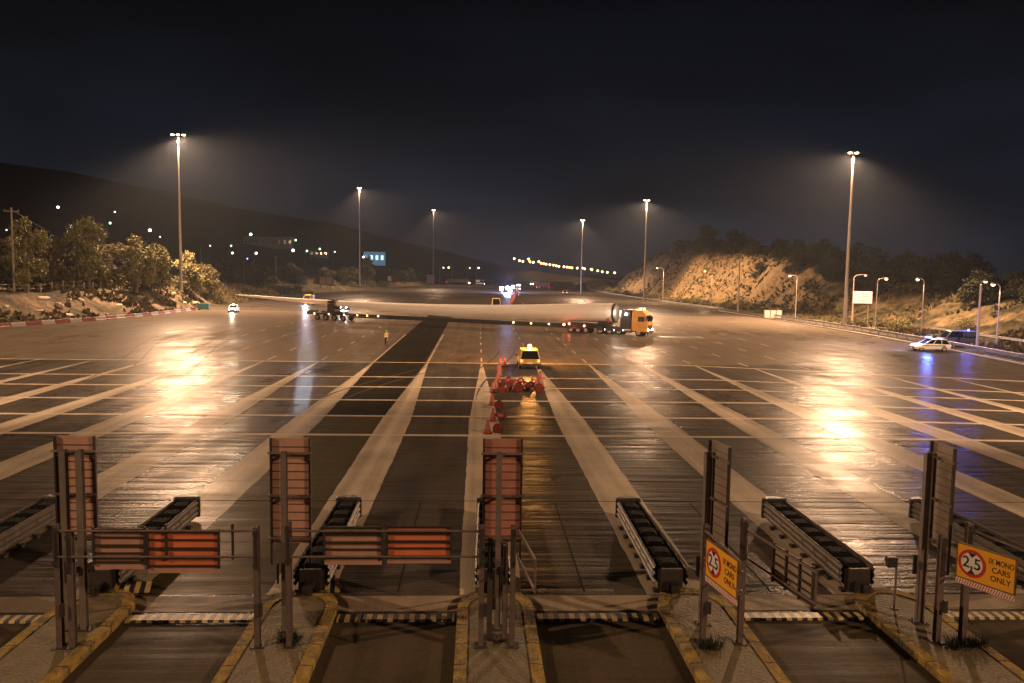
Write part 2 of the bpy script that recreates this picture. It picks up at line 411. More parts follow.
# curved tyre marks where vehicles swing between lanes
tyk = paving('tyre_rubber', (.022, .019, .015), (.105, .088, .068), .3, .6, 1.5, .3, .5)
tr_ = random.Random(12)
for k in range(7):
    x0_, y0_, dx_, L_ = tr_.uniform(-34, 34), tr_.uniform(44, 60), tr_.uniform(-13, 13), tr_.uniform(35, 60)
    for off in (0, 1.7):
        q = MB(); vs = []
        for i in range(25):
            u = i/24; x = x0_+off+dx_*(3*u*u-2*u*u*u); y = y0_+L_*u; w2 = .08*(1+.5*float(vn(x*3, y, 1.2)))*min(1, 6*u+.1, 6*(1-u)+.1)
            vs += [(x-w2, y, .0095), (x+w2, y, .0095)]
        q.add(vs, [(2*i, 2*i+1, 2*i+3, 2*i+2) for i in range(24)]); struct('tyre_mark', q, tyk)
# toll slab, pale band
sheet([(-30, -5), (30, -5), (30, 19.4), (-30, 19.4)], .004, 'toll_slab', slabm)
sheet([(-30, 20.15), (30, 20.15), (30, 21.15), (-30, 21.15)], .010, 'pale_slab_band', bandm)
q = MB()
for y in (30.2,): q.box(0, y, .009, 60, .05, .004)
for x in (3.05, -2.1, 8.3): q.box(x, 25.7, .009, .04, 8.6, .004)
struct('slab_joint', q, mat('joint_tar', (.012, .011, .009), .95, spec=.1))

# ------------------------------------------------------------------ haze
hz = MB(); hz.box(0, 780, 74, 2600, 1640, 153)      # bottom 2.5 m under the plaza
hm = bpy.data.materials.new('night_mist'); hm.use_nodes = True; n = hm.node_tree; n.nodes.remove(n.nodes['Principled BSDF'])
pv = n.nodes.new('ShaderNodeVolumePrincipled'); pv.inputs['Density'].default_value = .00013
pv.inputs['Color'].default_value = (.66, .78, .95, 1); pv.inputs['Anisotropy'].default_value = .25
n.links.new(pv.outputs[0], n.nodes['Material Output'].inputs['Volume'])
ho = hz.build('haze', hm); tag(ho, kind='stuff')

# ------------------------------------------------------------------ high masts
lampglass = glow('lamp_lens', (1, .60, .24), 40)
mastpole = mat('mast_pole', (.30, .26, .22), .5, .4, .2, 1)
def mast(x, y, z0, ztop, label, heads=3, W=1.0, aim=None, cone=150):
    t = thing('high_mast_lamp', label, 'lamp post', (x, y, z0), 0, 'high mast lamps along both sides of the plaza')
    h = ztop-z0
    MB().lathe([(.55, 0), (.55, .12), (.36, .14), (.33, 2), (.13, h-.4), (.13, h)], 12).build('pole', mastpole, t, smooth=True)
    br = MB(); br.box(0, 0, h-.1, 2.6, .14, .14); br.lathe([(.25, h-.35), (.28, h-.3), (.28, h+.05), (.1, h+.2)], 12); br.build('bracket', steel, t)
    sgn = -1 if x > 0 else 1
    for k in range(heads):
        dx = (k-(heads-1)/2)*1.15
        hd = MB(); hd.loft([[(dx-.3, -.45, h-.05), (dx+.3, -.45, h-.05), (dx+.3, .45, h-.05), (dx-.3, .45, h-.05)],
                            [(dx-.2, -.3, h+.2), (dx+.2, -.3, h+.2), (dx+.2, .3, h+.2), (dx-.2, .3, h+.2)]])
        ho_ = hd.build('lamp_head', steel, t)
        MB().lathe([(.05, h-.26), (.30, h-.2), (.34, h-.07)], 12, (dx, 0, 0)).build('lens', lampglass, ho_, smooth=True)
    light('SPOT', 'mast_light', (0, 0, h-.75), LAMP_W*W, LAMPCOL, t, .45, R(cone), .35, aim=aim or (sgn*.36, -.12, -1))
    return t
MAST = [(-64, 176, 3.6, 37, 'tall floodlight mast on the left bank, nearest of the left row', 3, 1.5),
        (-50.5, 345, 2.0, 43.5, 'slim floodlight mast left of the road, beyond the brown notice board', 2, .7),
        (-26.6, 480, .5, 45.0, 'farthest thin floodlight mast of the left row', 2, .6),
        (64.6, 138, .06, 30.4, 'tallest looking floodlight mast on the right, beside the pink white billboard', 2, .95),
        (50.8, 243, 0, 31.3, 'floodlight mast in front of the lit rock cutting', 2, .75, (-.12, -.1, -1), 166),
        (44.9, 347, 0, 31.8, 'far floodlight mast right of the road near the parked lorry', 2, .5)]
for a in MAST: mast(*a)
# masts added out of the frame beside the camera to light the sign backs
mast(52, -14, 0, 31, 'added unseen floodlight mast beside the toll islands, right side', 2, .23)
mast(-60, -4, 0, 34, 'added unseen floodlight mast beside the toll islands, left side', 3, .29)

mast(66, 22, 0, 31, 'added unseen floodlight mast aimed over the plaza, right of the toll islands', 3, .80, (-.55, 1.3, -.58), 84)  # unseen pair added and aimed to brighten the plaza and blade
mast(-70, 24, 0, 32, 'added unseen floodlight mast aimed over the plaza, left of the toll islands', 3, .80, (.55, 1.3, -.58), 84)
# ------------------------------------------------------------------ small street lamps (right side and far)
smallglow = glow('street_lens', (1, .52, .18), 14)
smalldim = glow('street_lens_dim', (1, .85, .6), 2.0)
def street_lamp(x, y, z0, ztop, arm, label, lit=True, W=2500, group='street lamps along the side road', r=.075, name='street_lamp', gl=None, headr=.30, ball=False, pm=None):
    t = thing(name, label, 'street lamp', (x, y, z0), 0, group); h = ztop-z0
    MB().tube([(0, 0, 0), (0, 0, 1.2), (0, 0, h-.4), (arm*.15, 0, h-.1), (arm*.5, 0, h+.05), (arm, 0, h+.1)], [r*1.7, r*1.4, r, r*.9, r*.8, r*.7], 8).build('pole', pm or mastpole, t, smooth=True)
    MB().lathe([(.06, .2), (headr*.8, .1), (headr, 0), (headr*.8, -.03)], 10, (arm, 0, h)).build('lamp_head', steel, t)
    MB().lathe([(headr*.62*sin(q), headr*.62*(cos(q)-1)-.02) for q in (.35, .8, 1.25, 1.57, 1.9, 2.35, 2.8)] if ball else [(headr*.8, -.02), (headr*.7, -.15), (headr*.3, -.24)], 10, (arm, 0, h)).build('lens', (gl or smallglow) if lit else steel, t, smooth=True)
    if W and lit: light('SPOT', 'street_light', (arm, 0, h-.5), W, (1, .62, .30), t, .25, R(160), .5, aim=(0, 0, -1))
    return t
street_lamp(60.6, 260, 1.0, 11.0, -2.2, 'small lit street lamp in front of the rock cutting, left one of the pair', W=11000)
street_lamp(63.4, 215, .6, 10.0, -2.0, 'small lit street lamp in front of the rock cutting, right one of the pair', W=11000)
street_lamp(62.6, 190, .3, 13.2, -.5, 'pale unlit pole standing between the rock cutting lamps and the junction boxes', lit=False, r=.14)
street_lamp(64.6, 160, .1, 9.0, -1.5, 'small street lamp above the grey junction boxes', W=2700)
street_lamp(71.6, 150, .1, 9.3, 2.2, 'street lamp with dim arm reaching right above the billboard', lit=True, W=0, gl=smalldim)
street_lamp(68.6, 135, .1, 8.7, 1.5, 'street lamp with arm to the right just beside the billboard', W=2100)
street_lamp(71.1, 125, .1, 8.7, -1.1, 'street lamp left of the white police car, arm to the left', W=2100)
street_lamp(62.4, 97, .1, 8.6, .55, 'tall grey lamp post tinted blue right of the police car', W=0, gl=smalldim, r=.12)
street_lamp(68.9, 103, .1, 8.2, -1.0, 'rightmost lit street lamp by the frame edge', W=1800)
for k, (x, y, zt, arm) in enumerate([(-26.5, 560, 12, 2.5), (-19, 590, 12.3, -2.5), (-9, 640, 12.5, 2.5), (-1.5, 670, 12.8, 2)]):
    street_lamp(x, y, 0, zt, arm, ['dim far street lamp left of the orange cabbed lorry', 'orange lit far street lamp above the orange cabbed lorry', 'dim greenish far street lamp right of the orange cabbed lorry', 'white far street lamp left of the blue flashing convoy'][k],
                W=0, group='far street lamps on the left of the road', r=.2, headr=1.0, ball=True, gl=[smalldim, glow('far_orange', (1, .6, .28), 8), smalldim, glow('far_white', (.8, .9, 1), 9)][k])
# far chain of lamps on the rising road
chain = [(39.0, 25.0), (44.7, 22.9), (49.2, 22.4), (54.7, 24.7), (57.0, 21.9), (60.4, 21.4), (66.0, 22.1), (69.5, 20.6), (71.7, 19.9), (75, 19.6), (78.5, 18.9), (82.5, 18.5), (86.4, 17.9), (90.4, 17.4), (94.3, 16.9), (98, 16.6), (102, 16.3), (105.6, 16.0), (110.5, 15.8), (115.7, 15.9), (120.3, 15.1), (124.5, 14.6), (128.2, 14.1), (132.8, 13), (137.4, 12.0), (143, 11.5), (152, 11.1)]
chaing = glow('chain_lens', (1, .50, .15), 12)
ch0 = None
for x, z in chain:
    zt = z+.2
    y = 900+rnd.uniform(-12, 12)
    L_ = 'amber lamp in the long far chain of lamps on the rising road'
    G_ = 'chain of amber lamps on the far road'
    if ch0 is None: ch0 = street_lamp(x, y, zt-10, zt, 1.2, L_, W=0, group=G_, r=.12, headr=1.75, ball=True, pm=darksteel, gl=chaing)
    else: dup(ch0, (x, y, zt-10))
# embankment carrying the far road
m = MB(); top = [(30, 15), (60, 12), (80, 9), (120, 5), (160, 1)]
for (xa, za), (xb, zb) in zip(top, top[1:]):
    for yy0, yy1, h0, h1 in ((860, 885, 0, 1), (885, 915, 1, 1), (915, 940, 1, 0)):
        m.add([(xa, yy0, za*h0-.2), (xb, yy0, zb*h0-.2), (xb, yy1, zb*h1-.2), (xa, yy1, za*h1-.2)], [(0, 1, 2, 3)])
m.add([(30, 860, -.2), (30, 885, 14.8), (-40, 900, -.2), (30, 915, 14.8), (30, 940, -.2)], [(0, 1, 2), (1, 3, 2), (3, 4, 2)])
struct('far_embankment', m, earth)
for x in (60, 110): light('SPOT', 'chain_light', (x, 870, 30), 25000, (1, .6, .28), None, 1, R(150), .5, aim=(0, -.6, -1))

# ------------------------------------------------------------------ town lights and buildings on the left hill
tg = dict(w=glow('town_white', (.72, .95, 1), 9), g=glow('town_green', (.45, 1, .5), 5), b=glow('town_blue', (.22, .22, 1), 6), d=glow('town_dim', (.6, .8, .7), 2.5))
def town(px, pz, c, label, s=1.0):
    # px, pz: world position of the lamp at y=450; the lamp stands on the slope below it
    k = 1.0
    for q in np.arange(.55, 1.6, .01):
        X, Y, Z = px*q, 450*q, 8.8+(pz-8.8)*q
        if float(zl(X, Y)) > Z-8: k = q; break
    X, Y, Z = px*k, 450*k, 8.8+(pz-8.8)*k
    z0 = float(zl(X, Y))
    t = street_lamp(X, Y, z0-.2, max(Z, z0+4), 1.0, label, W=0, group='street lights scattered over the dark left hill', r=.12, name='hill_lamp', gl=tg[c], headr=.9*s*Y/450, ball=True, pm=darksteel)
for a in [(-257.7, 28.2, 'd', 'faint lamp at the left edge above the trees', .8), (-247.6, 30.0, 'b', 'violet blue light at the far left above the trees', 1.7),
          (-229.7, 41.1, 'w', 'highest white lamp over the left trees', 1.1), (-223, 31.0, 'w', 'white lamp between two tree tops on the left', 1.3),
          (-219.5, 26.2, 'g', 'greenish lamp just touching the left tree tops', 1.1), (-202.2, 33.0, 'g', 'greenish lamp right of the tall round tree', 1.0),
          (-199.4, 39.0, 'd', 'dim lamp high over the third tree', .9), (-180.9, 29.6, 'w', 'bright white lamp above the pale round tree', 1.3),
          (-175.6, 25.8, 'd', 'dim lamp on the tree line left of the first mast', .8), (-148.6, 21.4, 'd', 'dim amber lamp right of the first mast', .8),
          (-137.2, 21.6, 'g', 'small green lamp left of the long hill building', .8), (-136.7, 17.7, 'w', 'greenish white lamp below the small green one', .9),
          (-129.2, 14.6, 'b', 'violet lamp low on the hill', .7), (-126.3, 28.3, 'w', 'white lamp at the left corner of the long hill building', 1.2),
          (-123.7, 17.9, 'w', 'white lamp below the long hill building', 1.1), (-103.4, 19.9, 'w', 'bright white lamp at the right foot of the long building', 1.3),
          (-101.8, 25.4, 'g', 'greenish lamp at the right end of the long building', 1.0), (-95.8, 19.5, 'g', 'green lamp left of the small flat building', .9),
          (-88.7, 20.7, 'g', 'green lamp over the small flat building', .9), (-80.4, 19.2, 'd', 'dim lamp right of the small flat building', .8),
          (-64.5, 16.7, 'w', 'white lamp at the left side of the blue lit canopy', 1.0)]: town(a[0], a[1], a[2], a[3], a[4])
plaster = mat('dim_plaster', (.20, .17, .15), .9, 0, .2, .5)
def building(px, pz, k, wd, h, dp, label, mt, nwin, roof_h=.5, wm=glassm, cat='building'):
    X, Y, Z = px*k, 450*k, 8.8+(pz-8.8)*k
    for q in np.arange(.55, 2.0, .01):
        X, Y, Z = px*q, 450*q, 8.8+(pz-8.8)*q
        if float(zl(X, Y)) > Z-h*.5-.5: break
    wd *= q; h *= q; dp *= q
    z0 = float(zl(X, Y))-1.0
    t = thing('hill_building', label, cat, (X, Y, z0), atan2(-X, Y)*.6)
    zb = Z-z0-h/2
    MB().box(0, 0, (zb+h)/2, wd, dp, zb+h).build('wall', mt, t)
    MB().box(0, 0, zb+h+roof_h/2, wd+1, dp+1, roof_h).build('roof', darksteel, t)
    for i in range(nwin):
        MB().box(-wd/2+(i+.5)*wd/nwin, -dp/2-.03, zb+h*.55, wd/nwin*.5, .1, h*.35).build('window', wm, t)
    return t
building(-115.5, 23.5, 1.35, 26, 5.5, 8, 'long dim grey building on the left hill between white lamps', plaster, 9)
building(-88, 17.5, 1.25, 10, 3, 7, 'small flat building on the hill left of the blue canopy', mat('tan_plaster', (.30, .24, .17), .9), 4)
bl = glow('blue_lit_panel', (.22, .55, .85), .55); bl2 = glow('blue_window', (.5, .85, 1), 1.6)
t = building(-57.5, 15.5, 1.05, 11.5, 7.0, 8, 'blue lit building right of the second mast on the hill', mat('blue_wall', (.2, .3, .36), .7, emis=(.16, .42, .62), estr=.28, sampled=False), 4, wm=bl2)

# ------------------------------------------------------------------ trees and bushes
def leaf_mat(name, c, c2):
    m = bpy.data.materials.new(name); m.use_nodes = True; n = m.node_tree; b = n.nodes['Principled BSDF']
    oi = n.nodes.new('ShaderNodeTexNoise'); oi.inputs['Scale'].default_value = .9
    tcn = n.nodes.new('ShaderNodeTexCoord'); n.links.new(tcn.outputs['Object'], oi.inputs['Vector'])
    mx = n.nodes.new('ShaderNodeMix'); mx.data_type = 'RGBA'; mx.inputs[6].default_value = (*c, 1); mx.inputs[7].default_value = (*c2, 1)
    q = n.nodes.new('ShaderNodeMapRange'); q.inputs[1].default_value = .35; q.inputs[2].default_value = .65
    n.links.new(oi.outputs[0], q.inputs[0]); n.links.new(q.outputs[0], mx.inputs[0]); n.links.new(mx.outputs[2], b.inputs['Base Color'])
    b.inputs['Roughness'].default_value = .8; b.inputs['Specular IOR Level'].default_value = .2
    return m
leafA = leaf_mat('olive_leaves', (.055, .060, .022), (.19, .165, .068))
leafB = leaf_mat('dark_leaves', (.020, .026, .012), (.055, .055, .025))
leafC = leaf_mat('dry_leaves', (.06, .055, .022), (.14, .11, .05))
bark = mat('bark', (.10, .075, .05), .9, 0, .4, 6, .5)
def crown_mesh(blobs, nleaf, size, seed):
    r = random.Random(seed); vs = []; fs = []
    tot = sum(b[3]**2 for b in blobs)
    for (bx, by, bz, br) in blobs:
        for i in range(int(nleaf*br*br/tot)):
            d = Vector((r.gauss(0, 1), r.gauss(0, 1), r.gauss(0, 1))).normalized()
            rr = br*(r.random()**.38)*(1+.22*sin(d.x*5+bx*3)*cos(d.z*6+by))
            p = Vector((bx, by, bz))+Vector((d.x*rr, d.y*rr, d.z*rr*.85))
            a = Vector((r.gauss(0, 1), r.gauss(0, 1), r.gauss(0, 1))).normalized(); b = a.orthogonal().normalized()
            a = (a*.5+d*.5).cross(b).normalized()
            s = size*r.uniform(.5, 1.3); o = len(vs)
            vs += [p-a*s-b*s*.5, p+a*s-b*s*.4, p+a*s*.8+b*s*.6, p-a*s*.7+b*s*.5]; fs.append((o, o+1, o+2, o+3))
    m = MB(); m.v = [tuple(v) for v in vs]; m.f = fs; return m
def tree_proto(seed, h, spread, leaf, label, name='bank_tree', nleaf=5200, size=.20, group=None):
    r = random.Random(seed)
    t = thing(name, label, 'tree', (0, 0, 0), 0, group)
    tr = MB(); tr.tube([(0, 0, -.4), (.05, 0, h*.2), (.15, .1, h*.45), (.1, .1, h*.8)], [.28, .2, .14, .04], 8)
    blobs = []
    for k in range(9):
        a = r.uniform(0, 2*pi); q = r.uniform(.2, 1)*spread*.62; z = h*r.uniform(.32, .86)
        if k == 0: a, q, z = 0, 0, h*.84
        x, y = q*cos(a), q*sin(a)
        blobs.append((x, y, z, spread*r.uniform(.28, .5)))
        tr.tube([(.08, .05, h*.3), (x*.5, y*.5, (h*.3+z)*.5+.2), (x, y, z)], [.12, .07, .03], 6)
    for k in range(5):
        a = 2*pi*k/5; blobs.append((cos(a)*spread*.5, sin(a)*spread*.5, h*r.uniform(.14, .3), spread*.36))
    tr.build('trunk', bark, t, smooth=True)
    crown_mesh(blobs, nleaf, size, seed).build('crown', leaf, t)
    return t
P = [tree_proto(11+k, 10, 4.2+.5*(k % 2), [leafA, leafB, leafA, leafC][k], 'x', group='roadside trees on the left bank') for k in range(4)]
used = [False]*4
def place(i, x, y, h, label, s=1.0, zoff=0, fn=zl, group=None, wx=1.0):
    z = float(fn(x, y))+zoff; sc = (h/10*wx, h/10*wx, h/10)
    if not used[i]:
        used[i] = True; o = P[i]; o.location = (x, y, z); o.scale = sc; o['label'] = label
        if group: o['group'] = group
        return o
    return dup(P[i], (x, y, z), rnd.uniform(0, 6.28), label, group, sc)
for a in [(2, -80, 128, 11.5, 'olive tree standing farthest left, cut by the frame edge', 1.0), (0, -75.5, 137, 12.5, 'tall olive tree second from the left edge', .85),
          (3, -76, 147, 9.2, 'rounded brownish tree with a bare trunk before the violet light', 1.0), (2, -71.5, 151, 13.5, 'tallest tree on the left with a round top knob', .75),
          (3, -71, 158, 8.8, 'low spreading tree right of the tallest left tree', 1.05), (0, -68.0, 163, 11.8, 'bright rounded yellow green tree left of the first mast', .95),
          (2, -66.2, 169, 10.8, 'bright tree partly behind the first mast pole', .85), (0, -66.0, 186, 10.4, 'bushy tree right of the first mast', .95),
          (3, -65.5, 196, 8.2, 'shorter tree at the right end of the lit bank trees', 1.2),
          (1, -84, 150, 11, 'dark tree behind the left trees, first gap', 1.1), (1, -80, 168, 11, 'dark tree behind the tallest left tree', 1.1),
          (1, -76, 182, 10, 'dark tree behind the bright rounded tree', 1.1), (1, -82, 215, 9, 'dark tree in the back row right of the first mast', 1.3)]:
    place(a[0], a[1], a[2], a[3], a[4], wx=a[5])
k = 0
for x, y, h in [(-78, 250, 8), (-72, 275, 7.5), (-84, 285, 9), (-70, 315, 7), (-76, 330, 9), (-66, 350, 8), (-58, 372, 9), (-64, 385, 8), (-56, 400, 9), (-52, 425, 8), (-50, 455, 9), (-46, 480, 8), (-43, 510, 9), (-40, 545, 9), (-37, 585, 9), (-33, 620, 9), (-90, 235, 8), (-98, 255, 8), (-105, 300, 10), (-88, 320, 9)]:
    place(1, x, y, h, 'dark low tree in the shrubby belt along the far left roadside', wx=1.5, group='dark trees of the far left roadside belt')
place(2, -55.5, 405, 15, 'single taller pale tree right of the blue lit building', wx=.7)
# bushes
bp_ = thing('round_bush', 'large round bush beside the blade tip on the left bank', 'bush', (-63.6, 240, float(zl(-63.6, 240))), 0, 'bushes along the road edges')
crown_mesh([(0, 0, 1.4, 2.1), (1.6, .2, 1.0, 1.6), (-1.7, -.3, 1.1, 1.7), (.5, -.9, 1.0, 1.5), (2.6, .1, .7, 1.1), (-2.6, .2, .6, 1.1)], 2200, .16, 5).build('foliage', leafA, bp_)
MB().tube([(0, 0, -.3), (0, 0, 1.2)], [.15, .06], 6).build('stem', bark, bp_)
bp_.scale = (1.25, 1.25, 1.15)
for x, y, s, l in [(-63, 196, .8, 'bush on the bank right of the first mast'), (-66, 205, .9, 'bush behind the bank bush, right of the first mast'), (-68, 262, .9, 'bush left of the brown notice board'), (-66.5, 300, .8, 'bush just left of the brown notice board post'),
                   (-63, 350, .9, 'bush behind the brown notice board'), (-57, 366, .9, 'bush right of the second mast foot'), (-53, 395, 1, 'bush midway to the third mast'), (-49, 415, 1, 'second bush midway to the third mast')]:
    dup(bp_, (x, y, float(zl(x, y))-.1), rnd.uniform(0, 6), l, scale=s)
for k, (x, y, s) in enumerate([(66, 250, .6), (63.5, 268, .5), (64, 290, .7), (62, 305, .6), (61.5, 330, .8), (60.5, 350, .9), (60, 365, 1.0), (61, 385, 1.2), (63, 400, 1.4), (60, 415, 1.2), (62, 430, 1.5), (66, 450, 1.6), (70, 470, 1.7), (74, 500, 1.8), (73, 232, .5), (78, 190, .6), (79, 170, .7), (78, 155, .6), (76.5, 140, .6), (80, 128, .7), (82, 112, .7), (78, 104, .5), (75, 97, .6)]):
    dup(bp_, (x, y, float(zright(x, y))-.1), rnd.uniform(0, 6), 'dark shrub at the foot of the right hand slope', 'shrubs at the foot of the right slope', s)
# ridge trees, right
for k in range(58):
    y = [410, 395, 380, 366, 352, 338, 325, 312, 302, 293, 285, 277, 270, 263, 256, 250, 243, 237, 231, 225, 219, 213, 207, 201, 196, 190, 184, 178][k % 28]+rnd.uniform(-5, 5)
    o = (27+rnd.uniform(0, 7)) if k < 28 else (33+rnd.uniform(0, 14))
    x = float(er(y))+o; hh = rnd.uniform(3.2, 5.8)*(1 if y > 240 else 1.15)
    if k in (9, 13): hh = 8.5
    place(1, x, y, hh, 'small dark pine on the ridge above the rock cutting', zoff=-.4, fn=zright, group='dark trees along the right ridge', wx=1.45)
for k in range(40):
    y = 100+k*2.6+rnd.uniform(-2, 2); o = rnd.uniform(26, 60); x = float(er(y))+o
    place(1, x, y, rnd.uniform(4.5, 7.5), 'dark tree on the slope behind the right hand street lamps', zoff=-.4, fn=zright, group='dark trees behind the side road', wx=1.3)

# ------------------------------------------------------------------ fence on the left bank
ft = thing('post_fence', 'low wooden post and wire fence running under the left bank trees', 'fence', (0, 0, 0))
wire = MB(); last = None
fp = mat('fence_wood', (.22, .18, .13), .9, 0, .3, 8)
pm_ = MB().box(0, 0, .65, .16, .16, 1.7)
pp = None
for k in range(34):
    y = 112+k*2.8; x = float(el(y))-11.0; z = float(zl(x, y))
    if pp is None: pp = pm_.build('post', fp, ft); pp.location = (x, y, z)
    else:
        c_ = pp.copy(); C.objects.link(c_); c_.parent = ft; c_.location = (x, y, z)
    if last:
        for hz_ in (.6, 1.2): wire.tube([(last[0], last[1], last[2]+hz_), (x, y, z+hz_)], .02, 4)
    last = (x, y, z)
wire.build('wire', steel, ft)
gm = leaf_mat('dry_grass', (.035, .035, .013), (.12, .09, .04))
def tufts(name, fn, edge, sgn, n, y0, y1, o0, o1, seed):
    r_ = np.random.RandomState(seed); Y = y0+(y1-y0)*r_.rand(n); O = o0+(o1-o0)*r_.rand(n); X = edge(Y)+sgn*O
    kk = fbm(X, Y, 8) > -.12; X, Y = X[kk], Y[kk]; Z = fn(X, Y); vs = []; fs = []
    for x, y, z in zip(X, Y, Z):
        for j in range(3):
            a = r_.rand()*3.14; w_ = .18+.2*r_.rand(); h = .2+.55*r_.rand(); lx, ly = (r_.rand(2)-.5)*.5; o = len(vs)
            vs += [(x-cos(a)*w_, y-sin(a)*w_, z-.05), (x+cos(a)*w_, y+sin(a)*w_, z-.05), (x+cos(a)*w_*.6+lx, y+sin(a)*w_*.6+ly, z+h), (x-cos(a)*w_*.5+lx, y-sin(a)*w_*.5+ly, z+h*.7)]; fs.append((o, o+1, o+2, o+3))
    m = MB(); m.v = vs; m.f = fs; return tag(m.build(name, gm), kind='stuff')
tufts('bank_grass', zl, el, -1, 9000, 100, 300, 1.5, 22, 1)
tufts('slope_grass', zright, er, 1, 17000, 80, 380, 7, 50, 2)
tufts('slope_grass', zright, er, 1, 7000, 78, 150, 13, 45, 5)
# pale slabs and rocks on the bank
rk = mat('pale_rock', (.36, .29, .21), .9, 0, .3, 2, .6)
rr_ = random.Random(4)
for k in range(20):
    y = rr_.uniform(112, 186); o = rr_.uniform(3.5, 8.5); x = float(el(y))-o; z = float(zl(x, y))
    b = MB(); sx, sy, sz = rr_.uniform(.2, .7), rr_.uniform(.5, 1.8), rr_.uniform(.12, .3)
    pr = []
    for a in range(7):
        an = 2*pi*a/7; pr.append((cos(an)*sx*rr_.uniform(.7, 1), sin(an)*sy*rr_.uniform(.7, 1)))
    b.loft([[(p[0], p[1], -.4) for p in pr], [(p[0]*1.05, p[1]*1.05, sz*.5) for p in pr], [(p[0]*.7, p[1]*.75, sz) for p in pr]])
    o_ = b.build('bank_rock', rk, bevel=.04); o_.location = (x, y, z); o_.rotation_euler = (0, R(18), rr_.uniform(-.8, .8))
    tag(o_, 'pale broken slab of rock lying on the left bank', 'rock', 'pale rocks on the left bank')

# utility poles on the left
wood = mat('pole_wood', (.16, .13, .10), .9, 0, .2, 2)
pts = []
for x, y, h, l in [(-75.5, 134, 13.5, 'utility pole rising behind the second tree on the left'), (-150, 330, 11, 'far utility pole on the hill above the left trees'), (-112, 330, 12, 'utility pole right of the dim hill lamps, above the third tree'), (-82, 330, 11, 'utility pole near the first mast')]:
    z = float(zl(x, y)); t = thing('utility_pole', l, 'utility pole', (x, y, z), .3, 'utility poles on the left')
    MB().tube([(0, 0, -.3), (0, 0, h)], [.2, .12], 8).build('pole', wood, t, smooth=True)
    c = MB(); c.box(0, 0, h-.6, 2.2, .12, .14)
    for d in (-1, 0, 1): c.lathe([(.06, h-.5), (.08, h-.4), (.03, h-.25)], 6, (d*.95, 0, 0))
    c.build('crossarm', wood, t); pts.append(Vector((x, y, z+h-.3)))
m = MB(); m.tube([(-95, 110, 17.5)]+[tuple(Vector((-95, 110, 17.5)).lerp(pts[0], q)-Vector((0, 0, 1.2*4*q*(1-q)))) for q in (.25, .5, .75, 1)], .03, 4)
m.tube([tuple(pts[0].lerp(pts[1], q)-Vector((0, 0, 3*4*q*(1-q)))) for q in np.linspace(0, 1, 9)], .04, 4)
tag(m.build('overhead_wire', darksteel), 'thin overhead wire sagging between the left utility poles', 'wire')

# ------------------------------------------------------------------ red and white barrier blocks, left kerb
prof = [(-.30, 0), (.30, 0), (.30, .18), (.14, .38), (.11, .82), (-.11, .82), (-.14, .38), (-.30, .18)]
bw = mat('barrier_white', (.26, .23, .20), .6, 0, .25, 3); br_ = mat('barrier_red', (.15, .022, .016), .6, 0, .3, 3)
proto = {}
y = 96.0; k = 0
while y < 168:
    x = float(el(y))+.9; y2 = y+2.55; x2 = float(el(y2))+.9
    an = atan2(x-x2, y2-y)
    red = k % 2
    loc = ((x+x2)/2, (y+y2)/2, 0)
    if red not in proto:
        m = MB(); m.loft([[(p[0], -1.27, p[1]*.75) for p in prof], [(p[0], 1.27, p[1]*.75) for p in prof]])
        o = m.build('barrier_block', br_ if red else bw, bevel=.03); proto[red] = o
        tag(o, 'red plastic barrier block in the striped row along the left kerb' if red else 'white barrier block in the striped row along the left kerb', 'barrier', 'red barrier blocks of the left kerb row' if red else 'white barrier blocks of the left kerb row')
        o.location = loc; o.rotation_euler = (0, 0, an)
    else: dup(proto[red], loc, an)
    y += 2.6; k += 1
# teal container
m = MB(); m.loft([[(-1, -.6, .15), (1, -.6, .15), (1, .6, .15), (-1, .6, .15)], [(-1.15, -.7, 1.25), (1.15, -.7, 1.25), (1.15, .7, 1.25), (-1.15, .7, 1.25)]])
t = thing('rubbish_container', 'teal rubbish container at the end of the red and white kerb row', 'container', (-57.6, 171, 0), .2)
m.build('bin_body', mat('teal', (.03, .17, .20), .5), t, bevel=.04)
MB().prism([(-1.2, -.75), (1.2, -.75), (1.2, .75), (-1.2, .75)], 1.26, 1.4).build('lid', mat('teal_lid', (.02, .12, .15), .5), t, bevel=.03)
for sx in (-.9, .9):
    for sy in (-.45, .45): MB().lathe([(.12, -.04), (.12, .04)], 10, (sx, sy, .12), 'Y').build('wheel', black, t)

# ------------------------------------------------------------------ right edge: kerb barrier and guard rails
def guard_rail(pts, name, label, h=.75, mt=steel, post_every=4, group=None):
    t = thing(name, label, 'guard rail', (0, 0, 0), 0, group)
    prof = [(0, .0), (.05, .03), (.05, .10), (0, .14), (0, .18), (.05, .22), (.05, .29), (0, .32), (-.02, .32), (-.02, 0)]
    m = MB(); secs = []
    for i, p in enumerate(pts):
        a = Vector(pts[max(i-1, 0)]); b = Vector(pts[min(i+1, len(pts)-1)]); d = (b-a).normalized(); nn = Vector((-d.y, d.x))
        secs.append([(p[0]+nn.x*q[0], p[1]+nn.y*q[0], h-.32+q[1]) for q in prof])
    m.loft(secs); m.build('rail', mt, t)
    k = 0; pp = None
    for (xa, ya), (xb, yb) in zip(pts, pts[1:]):
        L = sqrt((xb-xa)**2+(yb-ya)**2); s = 0
        while s < L and k < 60:
            if pp is None:
                pp = MB().box(0, 0, h/2, .10, .14, h).build('post', mt, t); pp.location = (xa, ya, 0); 
            else:
                c_ = pp.copy(); C.objects.link(c_); c_.parent = t; c_.location = (xa+(xb-xa)*s/L+.1, ya+(yb-ya)*s/L, 0)
            s += post_every; k += 1
    return t
railm = mat('rail_zinc', (.18, .165, .15), .6, .3, .15, 2)
